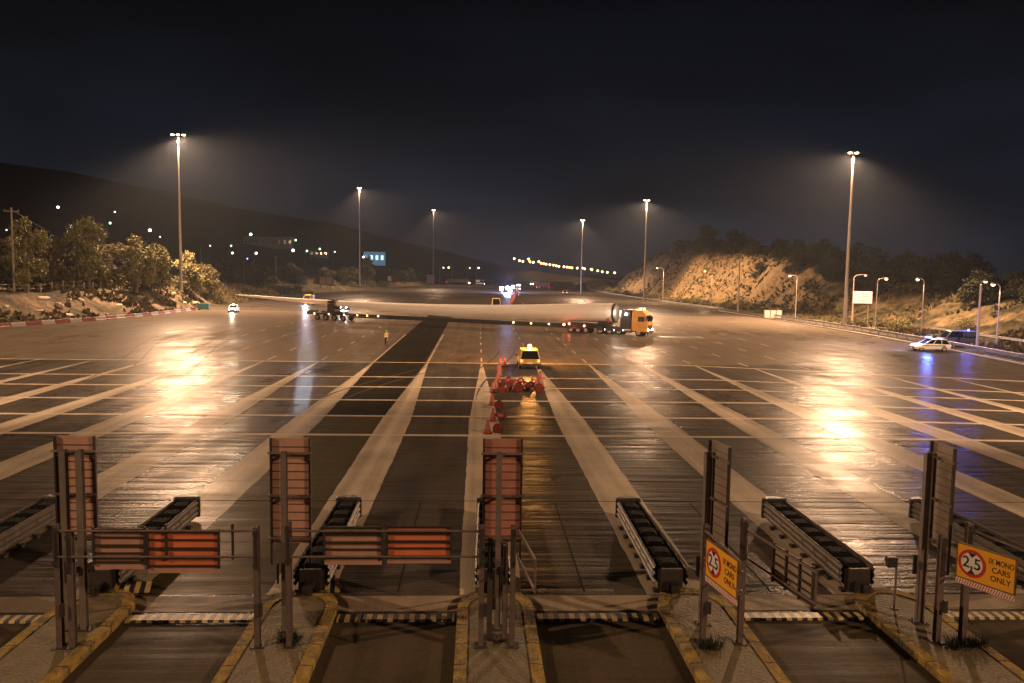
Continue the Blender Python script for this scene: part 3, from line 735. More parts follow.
guard_rail([(float(er(y))+2.4, y) for y in (60, 79, 90, 103, 118, 130, 150, 170)], 'guard_rail', 'steel guard rail between the plaza and the side road at right', h=.85, mt=railm, post_every=3)
guard_rail([(float(er(y))+13.6, y) for y in (70, 80, 95, 112, 127)], 'guard_rail', 'pale guard rail at the foot of the right slope behind the police car', h=1.0, mt=railm, post_every=4)
guard_rail([(float(er(y))+1.6, y) for y in (200, 225, 250, 280, 320, 360, 400)], 'guard_rail', 'guard rail along the foot of the rock cutting', h=.8, mt=railm, post_every=6)
m = MB()
m.loft([[(float(er(y))+q[0]+.6, y, q[1]) for q in ((-.25, 0), (.25, 0), (.25, .14), (-.25, .14))] for y in (60, 79, 90, 103, 118, 130, 150, 170, 197)])
struct('right_kerb', m, mat('kerb_grey', (.22, .19, .16), .8))
# low dark barrier modules near the right edge
m0 = None
for k in range(7):
    y = 72+k*2.6; x = float(er(y))+1.3
    if m0 is None:
        m = MB(); m.loft([[(p[0]*1.1, -1.2, p[1]*.8) for p in prof], [(p[0]*1.1, 1.2, p[1]*.8) for p in prof]])
        m0 = m.build('concrete_barrier', mat('dark_concrete', (.07, .06, .05), .8), bevel=.03); m0.location = (x, y, 0); tag(m0, 'low dark concrete barrier module right of the police car', 'barrier', 'dark barrier modules by the right edge')
    else: dup(m0, (x, y, 0), .02)

# billboard right, junction boxes
t = thing('billboard', 'pinkish white billboard on posts beside the tallest right mast', 'sign', (71.0, 145, 0), -.25)
MB().box(0, 0, 5.2, 3.3, .12, 2.2).build('board', mat('billboard_white', (.62, .52, .50), .6, var=.25, scale=2.5), t)
for sx in (-1.45, 1.1): MB().tube([(sx, .14, 0), (sx, .14, 6.2)], .08, 8).build('post', steel, t)
for k, z in enumerate((5.85, 5.35, 4.7)):
    MB().box(-.1+.2*k % .3, -.065, z, 2.3-.4*k, .012, .12).build('text_line', mat('billboard_text', (.35, .16, .15), .6), t)
for dx, l in ((0, 'left grey electrical cabinet by the side road'), (1.25, 'middle grey electrical cabinet by the side road'), (2.5, 'right grey electrical cabinet by the side road')):
    t = thing('electrical_cabinet', l, 'cabinet', (60.9+dx, 166, 0), .1, 'grey cabinets by the side road')
    MB().box(0, 0, .85, 1.15, .6, 1.55).build('housing', mat('cabinet_grey', (.45, .40, .35), .5), t, bevel=.03)
    MB().box(0, 0, 1.68, 1.25, .7, .1).build('top', mat('cabinet_top', (.3, .27, .24), .5), t)
    MB().box(0, 0, .04, 1.2, .65, .08).build('plinth', darksteel, t)
    MB().box(.05, -.32, .85, .9, .03, 1.3).build('door', mat('cabinet_door', (.40, .36, .32), .5), t)
# left brown notice board, far board
t = thing('notice_board', 'brown backed notice board on two posts by the left roadside', 'sign', (-61.9, 330, float(zl(-61.9, 330))-.3), .1)
MB().box(0, 0, 3.3, 5.2, .15, 3.2).build('board', mat('board_pink', (.36, .24, .19), .7, var=.15), t)
m = MB(); m.box(0, -.1, 3.3, .25, .06, 3.2); m.box(0, -.1, 4.85, 5.3, .08, .2); m.box(0, -.1, 1.75, 5.3, .08, .2); m.box(-2.6, -.1, 3.3, .2, .08, 3.2); m.box(2.6, -.1, 3.3, .2, .08, 3.2); m.build('frame', darksteel, t)
for sx in (-2, 2): MB().box(sx, .1, 1, .25, .2, 2.4).build('post', darksteel, t)
t = thing('far_notice_board', 'small brown square board at the foot of the third left mast', 'sign', (-27.5, 470, 0), 0)
MB().box(0, 0, 4.2, 4.6, .15, 5.2).build('board', MATS['board_pink'], t)
for sx in (-1.6, 1.6): MB().box(sx, .15, 1.4, .25, .2, 2.8).build('post', darksteel, t)
t = thing('far_notice_board', 'pale round cornered board between the second and third left masts', 'sign', (-46, 420, 1.5), 0)
MB().box(0, 0, 3.2, 1.8, .12, 2.4).build('board', mat('board_pale', (.33, .28, .22), .7), t, bevel=.1)
MB().box(0, .12, 1.3, .16, .12, 2.8).build('post', darksteel, t)

# ================================================================== toll islands
IX = [-14.95, -9.7, -4.5, .55, 5.8, 11.2, 16.5]
which = ['far left, cut off by the frame', 'at left carrying the twin post column', 'second from the left edge', 'in the middle of the picture', 'under the first yellow sign', 'under the second yellow sign', 'far right, cut off by the frame']
for k, x in enumerate(IX):
    t = thing('toll_island', 'raised concrete toll island with yellow kerb, '+which[k], 'traffic island', (x, 0, 0), 0, 'toll islands with yellow kerbs')
    def outline(w_, y0):
        return [(w_, 10), ]+[(w_*cos(a), y0+1.25*sin(a)*w_/1.0) for a in np.linspace(0, pi, 15)]+[(-w_, 10)]
    oo = outline(.98, 20.05); ii = outline(.70, 20.0)
    m = MB(); n = len(oo)
    m.add([(a, b, 0) for a, b in oo]+[(a, b, .17) for a, b in oo]+[(a, b, .19) for a, b in ii]+[(a, b, .10) for a, b in ii],
          [(r0*n+i, r0*n+i+1, (r0+1)*n+i+1, (r0+1)*n+i) for r0 in range(3) for i in range(n-1)])
    m.build('kerb', kerby, t, smooth=True)
    m = MB(); m.prism(ii, .02, .165); m.build('top', isl, t)

# striped rumble strips, one per lane
sm = bpy.data.materials.new('hazard_stripes'); sm.use_nodes = True; n = sm.node_tree; b = n.nodes['Principled BSDF']
tcn = n.nodes.new('ShaderNodeTexCoord'); sx = n.nodes.new('ShaderNodeSeparateXYZ'); n.links.new(tcn.outputs['Object'], sx.inputs[0])
a1 = n.nodes.new('ShaderNodeMath'); a1.operation = 'MULTIPLY_ADD'; n.links.new(sx.outputs[0], a1.inputs[0]); a1.inputs[1].default_value = 1/.27; a1.inputs[2].default_value = 40.25
a2 = n.nodes.new('ShaderNodeMath'); a2.operation = 'FRACT'; n.links.new(a1.outputs[0], a2.inputs[0])
a3 = n.nodes.new('ShaderNodeMath'); a3.operation = 'GREATER_THAN'; n.links.new(a2.outputs[0], a3.inputs[0]); a3.inputs[1].default_value = .5
ns = n.nodes.new('ShaderNodeTexNoise'); ns.inputs['Scale'].default_value = 9; ns.inputs['Detail'].default_value = 6; n.links.new(tcn.outputs['Object'], ns.inputs['Vector'])
wcol = n.nodes.new('ShaderNodeMix'); wcol.data_type = 'RGBA'; wcol.inputs[6].default_value = (.20, .15, .06, 1); wcol.inputs[7].default_value = (.70, .54, .22, 1); n.links.new(ns.outputs[0], wcol.inputs[0])
mx = n.nodes.new('ShaderNodeMix'); mx.data_type = 'RGBA'; mx.inputs[6].default_value = (.012, .011, .010, 1); n.links.new(wcol.outputs[2], mx.inputs[7]); n.links.new(a3.outputs[0], mx.inputs[0])
n.links.new(mx.outputs[2], b.inputs['Base Color']); b.inputs['Roughness'].default_value = .5
lw = ['leftmost lane, cut off', 'lane left of the second island', 'lane left of the middle island', 'lane right of the middle island', 'lane between the two yellow signs', 'rightmost lane behind the second yellow sign']
for k in range(6):
    xa, xb = IX[k]+1.05, IX[k+1]-1.05
    m = MB(); m.loft([[(xa-(xa+xb)/2, q[0], q[1]) for q in ((-.21, 0), (-.16, .05), (.16, .05), (.21, 0))], [(xb-(xa+xb)/2, q[0], q[1]) for q in ((-.21, 0), (-.16, .05), (.16, .05), (.21, 0))]])
    o = m.build('speed_bump', sm); o.location = ((xa+xb)/2, 19.72, .012)
    tag(o, 'black and yellow striped speed bump in the '+lw[k], 'speed bump', 'striped speed bumps across the lanes')

# ------------------------------------------------------------------ crash cushions
corr = mat('wbeam', (.10, .085, .068), .55, .35, .35, 2.5, .2, 18)
def cushion(x, y0, y1, label, rz=0):
    L = y1-y0
    t = thing('crash_cushion', label, 'crash cushion', (x, y0, 0), rz, 'crash cushions in front of the toll islands')
    n = 7; seg = L/n
    for s in (-1, 1):
        for j in range(n):
            off = .36+.012*(n-j)
            pr = [(0, .18)]
            for q in range(3): z = .20+q*.185; pr += [(0, z), (.045, z+.045), (.045, z+.095), (0, z+.14)]
            pr += [(0, .78)]
            sec = [(s*(off+a), b) for a, b in pr]+[(s*(off-.012+a), b) for a, b in reversed(pr)]
            m = MB(); m.loft([[(a, j*seg, b) for a, b in sec], [(a, (j+1)*seg+.12, b) for a, b in sec]])
            m.box(s*(off+.05), j*seg+.06, .5, .012, .03, .3)
            m.build('side_panel', corr, t)
    for j in range(n):
        m = MB(); yy = (j+.5)*seg
        m.loft([[(-.30, yy-.43, .12), (.30, yy-.43, .12), (.30, yy+.42, .12), (-.30, yy+.42, .12)],
                [(-.30, yy-.40, .68), (.30, yy-.40, .68), (.30, yy+.36, .68), (-.30, yy+.36, .68)],
                [(-.2, yy-.24, .76), (.2, yy-.24, .76), (.2, yy+.2, .76), (-.2, yy+.2, .76)]])
        m.build('cartridge', mat('cartridge_black', (.010, .010, .010), .75, 0, .3, 6, .8, 14, spec=.03), t, bevel=.05)
        d = MB(); d.box(0, j*seg+.02, .36, .70, .05, .58); d.box(-.42, j*seg+.02, .05, .12, .2, .1); d.box(.42, j*seg+.02, .05, .12, .2, .1)
        d.build('diaphragm', darksteel, t)
    m = MB(); m.loft([[(.46*cos(a), L+.02+.42*sin(a), z) for a in np.linspace(0, pi, 9)] for z in (.12, .84)]); m.build('nose', black, t, bevel=.05)
    m = MB(); m.box(0, -.08, .37, .6, .12, .66); m.box(0, -.35, .2, .25, .5, .4); m.build('backstop', darksteel, t, bevel=.02)
    return t
lab = ['crash cushion at the left frame edge', 'crash cushion behind the first tall column and its striped barrier', 'crash cushion seen between the second column and the beige panels', 'crash cushion hidden behind the middle column',
       'crash cushion just left of the first yellow sign', 'crash cushion right of the first yellow sign, brightest side', 'crash cushion behind the second yellow sign']
cx = [(-14.6, .0), (-10.05, .02), (-4.45, .0), (.5, 0), (5.45, .015), (10.75, .02), (16.2, .03)]
for (x, rz), l in zip(cx, lab): cushion(x, 21.4, 27.7, l, 0)
m = MB()
for k in range(6):
    pass
# chevron plates on the island noses
for x, l in ((-9.25, 'small slanted black and white hatched plate at the nose of the left island'), (-4.15, 'small hatched plate at the nose of the second island')):
    m = MB(); m.box(0, 0, 0, .95, .35, .04, Matrix.Rotation(R(35), 3, 'X')); o = m.build('hatched_plate', sm); o.location = (x, 21.42, .14); o.rotation_euler = (0, 0, R(5))
    tag(o, l, 'warning plate')

# ------------------------------------------------------------------ sign columns
def sign_column(x, y, label, twin=False, rz=0, back=panelback, pdx=.1, pdy=.35):
    t = thing('sign_column', label, 'sign column', (x, y, .165), rz, 'tall sign columns on the toll islands')
    H = 4.35
    posts = [-.17, .2] if twin else [0]
    for px_ in posts:
        m = MB(); w_ = .13 if twin else .13
        # H-section steel post
        m.box(px_-.0, 0, H/2, .02, .16, H); m.box(px_, -.085, H/2, w_, .015, H); m.box(px_, .085, H/2, w_, .015, H)
        m.build('post', steel, t)
        m = MB(); m.box(px_, 0, .012, .34, .34, .024)
        for a in (-.12, .12):
            for b_ in (-.12, .12): m.lathe([(.016, .02), (.016, .06)], 6, (px_+a, b_, 0))
        m.build('base_plate', darksteel, t)
    # panel
    W_, z0, z1 = .92, 2.02, 4.62
    m = MB(); m.box(pdx, pdy, (z0+z1)/2, W_-.04, .02, z1-z0-.02); m.build('sign_panel', back, t)
    m = MB()
    for sx_ in (-W_/2, W_/2): m.box(pdx+sx_, pdy-.045, (z0+z1)/2-.25, .045, .07, z1-z0+.5)
    m.build('side_rail', darksteel, t)
    m = MB(); q = z0+.18
    while q < z1-.1: m.box(pdx, pdy-.02, q, W_-.06, .016, .014); q += .2
    m.build('rib', rust, t)
    m = MB()
    for q in (z1-.36, (z0+z1)/2-.1, z0+.15): m.box(pdx, pdy-.10, q, W_+.12, .04, .05); m.box(pdx-.0, pdy/2-.03, q, .08, pdy-.1, .05)
    m.build('cross_bar', steel, t)
    m = MB(); m.box(-.14, -.11, 1.45, .03, .10, .5); m.box(.09, -.11, 1.5, .10, .06, .18); m.tube([(.06, -.10, .1), (.06, -.10, 1.5)], .014, 6); m.build('junction_box', darksteel, t)
    return t
sign_column(-9.48, 18.85, 'tall twin post sign column with pinkish ribbed panel, leftmost', twin=True, pdx=-.05)
sign_column(-4.52, 18.75, 'tall single post sign column with pinkish panel, second from the left', pdx=.08)
sign_column(.56, 18.8, 'tall sign column with ribbed panel tinted rose for the beacon light in the middle', back=panelbeacon, pdx=.09)
sign_column(5.68, 19.0, 'tall thin column turned edge on behind the first yellow sign', rz=R(-77), pdx=.30, pdy=.16, back=mat('sign_back_grey', (.30, .25, .20), .6, .2))
sign_column(11.22, 19.05, 'tall column turned sideways beside the second yellow sign', rz=R(-88), pdx=.30, pdy=.2, back=MATS['sign_back_grey'])

# ------------------------------------------------------------------ height limit barriers
def post_pair(x, xs, y, label, h=2.85):
    t = thing('barrier_posts', label, 'post', (x, y, .165), 0, 'short steel posts carrying the height barriers')
    for q, hh in xs:
        m = MB(); m.box(q, 0, hh/2, .02, .15, hh); m.box(q, -.075, hh/2, .12, .014, hh); m.box(q, .075, hh/2, .12, .014, hh); m.build('post', rust, t)
        m = MB(); m.box(q, 0, .01, .3, .32, .02); m.build('base_plate', darksteel, t)
        m = MB(); m.lathe([(.035, 0), (.035, .9)], 8, (q, -.11, hh-.95)); m.box(q, -.1, hh-.12, .1, .09, .1); m.box(q, -.1, hh-.86, .1, .09, .1); m.build('hinge', darksteel, t)
    m = MB(); m.box(xs[0][0]+.1, -.1, .9, .08, .1, .3); m.build('latch', darksteel, t)
    return t
post_pair(-9.38, [(.0, 2.85), (.28, 2.7)], 17.95, 'pair of rusty steel posts on the leftmost visible island')
post_pair(-4.6, [(-.36, 2.8), (.36, 2.9)], 17.95, 'pair of rusty steel posts on the second island')
post_pair(.52, [(-.36, 2.85), (.36, 2.85)], 17.9, 'pair of rusty steel posts on the middle island')
post_pair(.52, [(-.16, 2.45), (.2, 2.3)], 18.3, 'inner pair of slimmer posts on the middle island')
post_pair(5.84, [(-.45, 2.85), (.44, 3.0)], 18.0, 'pair of rusty steel posts either side of the first yellow sign')
post_pair(11.35, [(-.30, 2.6), (.33, 2.9)], 18.0, 'pair of rusty steel posts under the second yellow sign')

def ribbed_panel(x0, x1, z0, z1, parent, m1, mids, y=.06, strip=False):
    f_ = MB(); f_.box((x0+x1)/2, y, (z0+z1)/2, x1-x0, .015, z1-z0); p = f_.build('sign_panel', m1, parent)
    m = MB(); fr = .05
    for q in [x0, x1]+mids: m.box(q, y-.035, (z0+z1)/2, fr, .05, z1-z0+.12)
    for q in (z0, z1): m.box((x0+x1)/2, y-.03, q, x1-x0, .035, fr*.8)
    for q in (.28, .52, .76): m.box((x0+x1)/2, y-.025, z0+(z1-z0)*q, x1-x0+.02, .05, .02)
    m.box((x0+x1)/2, y-.045, (z0+z1)/2, x1-x0, .012, .04); m.build('panel_frame', darksteel, parent)
    if strip: MB().box((x0+x1)/2, y-.01, z0-.10, x1-x0, .02, .14).build('skirt', panelback, parent)
    return p
def barrier(x0, x1, y, label, panels):
    t = thing('height_barrier', label, 'height barrier', (x0, y, 0), 0, 'height limit barriers closed across the lanes')
    m = MB()
    L = x1-x0
    m.tube([(0, 0, 2.90), (L, 0, 2.90)], .028, 8); m.tube([(0, 0, 2.30), (L, 0, 2.30)], .028, 8); m.build('arm', rust, t)
    for a, b, z0, z1, mm, mids, st in panels: ribbed_panel(a-x0, b-x0, z0, z1, t, mm, mids, strip=st)
    return t
barrier(-9.38, -4.95, 17.85, 'height barrier with beige and red panels across the left lane', [(-8.55, -7.42, 2.17, 2.93, panelback, [-7.98], True), (-7.36, -5.78, 2.08, 2.88, panelred, [-6.55], True)])
barrier(-4.2, .15, 17.85, 'height barrier with beige and orange red panels left of the middle island', [(-3.42, -2.12, 2.27, 2.98, panelback, [-2.75], True), (-2.0, -.55, 2.3, 3.0, panelred, [-1.27], True)])

# yellow warning boards on the swung open barriers
def textmesh(txt, size, m, parent, x, z, y, name='lettering', sx=1):
    cu = bpy.data.curves.new(name, 'FONT'); cu.body = txt; cu.size = size; cu.align_x = 'CENTER'; cu.align_y = 'CENTER'; cu.extrude = .002; cu.offset = size*.012
    o = bpy.data.objects.new(name, cu); me = bpy.data.meshes.new_from_object(o); bpy.data.objects.remove(o)
    me.transform(Matrix.Translation((x, y, z)) @ Matrix.Rotation(R(90), 4, 'X') @ Matrix.Scale(sx, 4, (1, 0, 0)))
    me.materials.append(m); ob = bpy.data.objects.new(name, me); C.objects.link(ob); ob.parent = parent; return ob
def disc(r0, r1, m, parent, x, z, y, name, d=.006):
    q = MB(); n = 32
    vs = [(x+r*cos(2*pi*k/n), yy, z+r*sin(2*pi*k/n)) for yy in (y, y-d) for r in (r0, r1) for k in range(n)]
    fs = []
    for k in range(n):
        j = (k+1) % n
        fs += [(k, j, n+j, n+k), (2*n+k, 3*n+k, 3*n+j, 2*n+j), (n+k, n+j, 3*n+j, 3*n+k), (k, 2*n+k, 2*n+j, j)]
    if r0 < .01: fs = fs
    q.add(vs, fs); return q.build(name, m, parent)
def yellow_board(xa, ya, xb, yb, z0, z1, label):
    W_ = sqrt((xb-xa)**2+(yb-ya)**2); an = atan2(yb-ya, xb-xa)
    t = thing('height_limit_sign', label, 'sign', (xa, ya, 0), an, 'yellow height limit signs'); h = z1-z0
    MB().box(W_/2, 0, (z0+z1)/2, W_, .03, h).build('board', yellowsign, t, bevel=.008)
    m = MB()
    for q in (0, W_): m.box(q, -.004, (z0+z1)/2, .03, .035, h+.02)
    for q in (z0, z1): m.box(W_/2, -.004, q, W_+.03, .035, .03)
    m.build('frame', mat('sign_frame', (.16, .09, .03), .6), t)
    r = h*.40; cx_, cz = W_*.27, (z0+z1)/2
    disc(.001, r*.80, signwhite, t, cx_, cz, -.018, 'disc'); disc(r*.78, r, signred, t, cx_, cz, -.020, 'ring')
    textmesh('2,5', r*1.12, signblack, t, cx_, cz, -.028)
    m = MB()
    for s in (1, -1):
        m.add([(cx_-r*.30, -.026, cz+s*r*.76), (cx_+r*.30, -.026, cz+s*r*.76), (cx_, -.026, cz+s*r*.42), (cx_-r*.30, -.032, cz+s*r*.76), (cx_+r*.30, -.032, cz+s*r*.76), (cx_, -.032, cz+s*r*.42)],
              [(0, 1, 2), (5, 4, 3), (0, 3, 4, 1), (1, 4, 5, 2), (2, 5, 3, 0)])
    m.build('arrow_mark', signblack, t)
    for s, q in (('IX MONO', .24), ('CARS', 0), ('ONLY', -.24)):
        textmesh(s, h*.225, signblack, t, W_*.765, cz+q*h, -.018, sx=.70 if len(s) > 4 else .92)
    # red and white hatched strip hanging below
    m = MB(); n_ = 22
    MB().box(W_/2, 0, z0-.085, W_, .02, .12).build('strip', signwhite, t)
    for k in range(n_):
        a = (k+.15)*W_/n_; m.add([(a, -.012, z0-.14), (a+W_/n_*.42, -.012, z0-.14), (a+W_/n_*.42+.04, -.012, z0-.03), (a+.04, -.012, z0-.03)], [(0, 1, 2, 3)])
    m.build('hatching', signred, t)
    m = MB(); m.box(W_*.5, .035, z0+h*.25, W_+.25, .03, .05); m.box(W_*.5, .035, z0+h*.75, W_+.25, .03, .05); m.build('arm', steel, t)
    return t
yellow_board(5.24, 17.42, 5.50, 16.02, 2.05, 2.87, 'left yellow height limit sign reading 2,5 IX MONO CARS ONLY')
yellow_board(10.96, 17.25, 11.55, 16.12, 2.08, 2.86, 'right yellow height limit sign reading 2,5 IX MONO CARS ONLY')
# swung open barrier frame
def open_frame(xa, ya, xb, yb, label, inner):
    W_ = sqrt((xb-xa)**2+(yb-ya)**2); an = atan2(yb-ya, xb-xa)
    t = thing('open_barrier_frame', label, 'height barrier', (xa, ya, 0), an, 'height barriers swung open')
    m = MB(); m.tube([(0, 0, 2.90), (W_, 0, 2.90)], .028, 8); m.tube([(0, 0, 2.25), (W_, 0, 2.25)], .028, 8)
    m.tube([(W_, 0, 2.2), (W_, 0, 2.92)], .025, 6); m.build('arm', rust, t)
    if inner: 
        ribbed_panel(W_*.42, W_*.95, 2.16, 2.92, t, mat('sign_back_pale', (.33, .29, .23), .5, .2), [W_*.60, W_*.78])
    return t
open_frame(6.32, 18.0, 6.85, 15.3, 'dark barrier frame with pale panel swung open, right of the first yellow sign', True)
open_frame(1.0, 17.9, 1.25, 16.0, 'narrow barrier frame swung open beside the middle island posts', False)
open_frame(11.75, 17.9, 12.2, 15.6, 'barrier arms swung open behind the second yellow sign', False)
open_frame(5.35, 17.9, 5.5, 15.9, 'barrier arms swung open carrying the first yellow sign', False)

# little lane signals
def lane_signal(x, y, h, label, dx=.0):
    t = thing('lane_signal', label, 'traffic light', (x, y, .165), 0)
    MB().tube([(0, 0, 0), (0, 0, h)], .03, 8).build('pole', steel, t)
    MB().box(dx, .02, h-.12, .26, .16, .27).build('housing', black, t, bevel=.02)
    m = MB(); m.lathe([(.09, 0), (.09, .1)], 12, (dx, .1, h-.12), 'Y'); m.build('visor', black, t)
    MB().box(0, 0, .01, .16, .16, .02).build('base_plate', darksteel, t)
lane_signal(-9.72, 19.73, 1.32, 'small grey pole with a dark box on the leftmost visible island', .16)
lane_signal(11.0, 19.85, 1.38, 'small pole with a black signal box on the right island', -.13)
# dark weeds standing in for the shadows at the post feet
for x, y, s, l in [(11.42, 17.7, .42, 'dark weeds added as shade at the foot of the posts under the second yellow sign'), (5.5, 17.75, .34, 'dark weeds added as shade at the foot of the posts under the first yellow sign'), (11.9, 17.75, .28, 'small weeds added as shade right of the second sign posts'), (-4.3, 18.2, .28, 'small weeds added as shade at the foot of the second column')]:
    m = MB(); r_ = random.Random(int(x*10))
    for k in range(150):
        a = r_.uniform(0, 6.28); q = r_.random()**.7*s; h = r_.uniform(.08, .26); p = Vector((q*cos(a), q*sin(a)*.6, 0)); d = Vector((cos(a)*.12+r_.uniform(-.05, .05), sin(a)*.12, h)); sd = Vector((-sin(a), cos(a), 0))*.014
        o = len(m.v); m.v += [tuple(p-sd), tuple(p+sd), tuple(p+d)]; m.f.append((o, o+1, o+2))
    o = m.build('shade_weeds', leafB); o.location = (x, y, .165); tag(o, l, 'weeds', 'dark weeds added as shade on the islands')

# ================================================================== traffic cones
def cone_proto(kind):
    t = thing('traffic_cone', 'x', 'traffic cone')
    # axis +Z, base at z=0
    n = 20
    MB().lathe([(.33, 0), (.33, .05), (.24, .07)], n).build('base', conebase, t, bevel=.01)
    MB().lathe([(.235, .065), (.20, .30)], n).build('cone_body', redm, t, smooth=True)
    MB().lathe([(.201, .30), (.165, .48)], n).build('reflective_band', conew, t, smooth=True)
    MB().lathe([(.164, .48), (.13, .62), (.129, .63)], n).build('cone_body', redm, t, smooth=True)
    MB().lathe([(.128, .63), (.10, .76)], n).build('reflective_band', conew, t, smooth=True)
    MB().lathe([(.099, .76), (.06, .92), (.045, .94)], n).build('cone_tip', redm, t, smooth=True)
    # hollow underside, seen when the cone lies down
    MB().lathe([(.30, -.012), (.30, -.002)], n).build('underside', conebase, t)
    MB().lathe([(.22, -.02), (.22, -.010)], n).build('base_ring', mat('cone_ring', (.17, .06, .05), .5), t)
    MB().lathe([(.16, -.026), (.16, -.018)], n).build('hollow', mat('cone_hollow', (.16, .015, .01), .6), t)
    return t
cp0 = cone_proto(0); cp0.location = (2.0, 71.0, 0)
cp0['label'] = 'small red cone standing at the yellow pickup end of the cone row'; cp0['group'] = 'red cones of the row'
def lying(x, y, head, label, group, tilt=84, s=1.0):
    o = dup(cp0, (x, y, .32*s), 0, label, group, s)
    o.rotation_euler = (R(-tilt), 0, head); return o
G1, G2 = 'red cones of the row', 'heaped red cones'
for x, y, l, st, hd in [(2.17, 74.9, 'upright red cone at the far end of the row, left one', 1, 0), (2.62, 75.1, 'upright red cone at the far end of the row, right one', 1, 0), (1.95, 67.5, 'upright red cone beside the left end of the heap', 1, 0), (1.72, 64.5, 'upright red cone left of the heap', 1, 0),
                        (1.45, 60.6, 'upright red cone just in front of the heap, near the row', 1, 0)]:
    dup(cp0, (x, y, 0), hd, l, G1, .82)
for x, y, l, hd in [(1.80, 57.6, 'fallen cone with its round base to the viewer, farthest of the fallen row', 0), (1.45, 51.1, 'fallen cone with its round base to the viewer, middle of the row', .1), (1.72, 46.9, 'fallen cone lying sideways in the row', 1.2), (1.18, 43.2, 'fallen cone with its round base to the viewer, right behind the middle column', -.05)]:
    lying(x, y, hd, l, G1, s=.88)
for x, y, l in [(1.03, 52.6, 'small cone standing left of the fallen cone in the row'), (.98, 46.9, 'small cone standing left of the sideways cone'), (.62, 43.2, 'small cone standing nearest the middle column'), (1.2, 58.4, 'upright cone left of the farthest fallen one')]:
    dup(cp0, (x, y, 0), 0, l, G1, .82)
r_ = random.Random(9)
for k in range(19):
    x = 2.0+3.0*((k*.618) % 1); y = r_.uniform(58.6, 64.5); s = r_.uniform(.95, 1.1)
    if k % 4 == 3: dup(cp0, (x, y, 0), 0, 'cone still standing inside the untidy heap of red cones', G2, s*.72)
    else:
        o = lying(x, y, r_.choice([0, .3, -.4, .9, 2.8, -1.5]), 'cone lying in the untidy heap of red cones near the yellow pickup', G2, s=s*.74)
        
lying(4.6, 58.2, 0, 'cone at the right end of the heap with pale ringed base to the viewer', G2, s=1.1)
lying(3.1, 58.3, -.3, 'cone at the front of the heap with its dark base tilted left', G2, s=1.15)
o = dup(cp0, (4.85, 60.8, 0), 0, 'bright orange cone standing at the right end of the heap', G2, 1.4)
# far row leading to the police convoy
for k in range(16):
    q = k/15; y = 206+q*150
    dup(cp0, (8.2+q*9.2, y, 0), 0, 'red and white cone in the far row leading to the flashing convoy', 'far row of cones', 1.5)
dup(cp0, (12.0, 213, 0), 0, 'lone small cone right of the far cone row above the blade', None, 1.0)

# ================================================================== vehicles
tyrem = mat('tyre', (.015, .015, .015), .7, 0, .2, 6); rimm = mat('rim', (.32, .30, .28), .35, .6, .1)
hl = glow('headlight_lit', (.85, .92, 1), 60); hlw = glow('headlight_warm', (1, .85, .6), 40); tlr = glow('tail_lit', (1, .08, .04), 9)
tld = mat('tail_dark', (.35, .02, .015), .3); hld = mat('headlight_off', (.6, .6, .58), .2)
def wheel(t, x, y, r=.34, wd=.22, nm='wheel'):
    w_ = MB().lathe([(r*.72, -wd/2), (r*.95, -wd/2), (r, -wd*.3), (r, wd*.3), (r*.95, wd/2), (r*.72, wd/2)], 20, (0, 0, 0), 'Y').build('wheel', tyrem, t, smooth=True); w_.location = (x, y, r)
    MB().lathe([(r*.6, -wd/2-.012), (r*.2, -wd/2-.02), (r*.2, wd/2+.02), (r*.6, wd/2+.012)], 14, (0, 0, 0), 'Y').build('rim', rimm, w_)
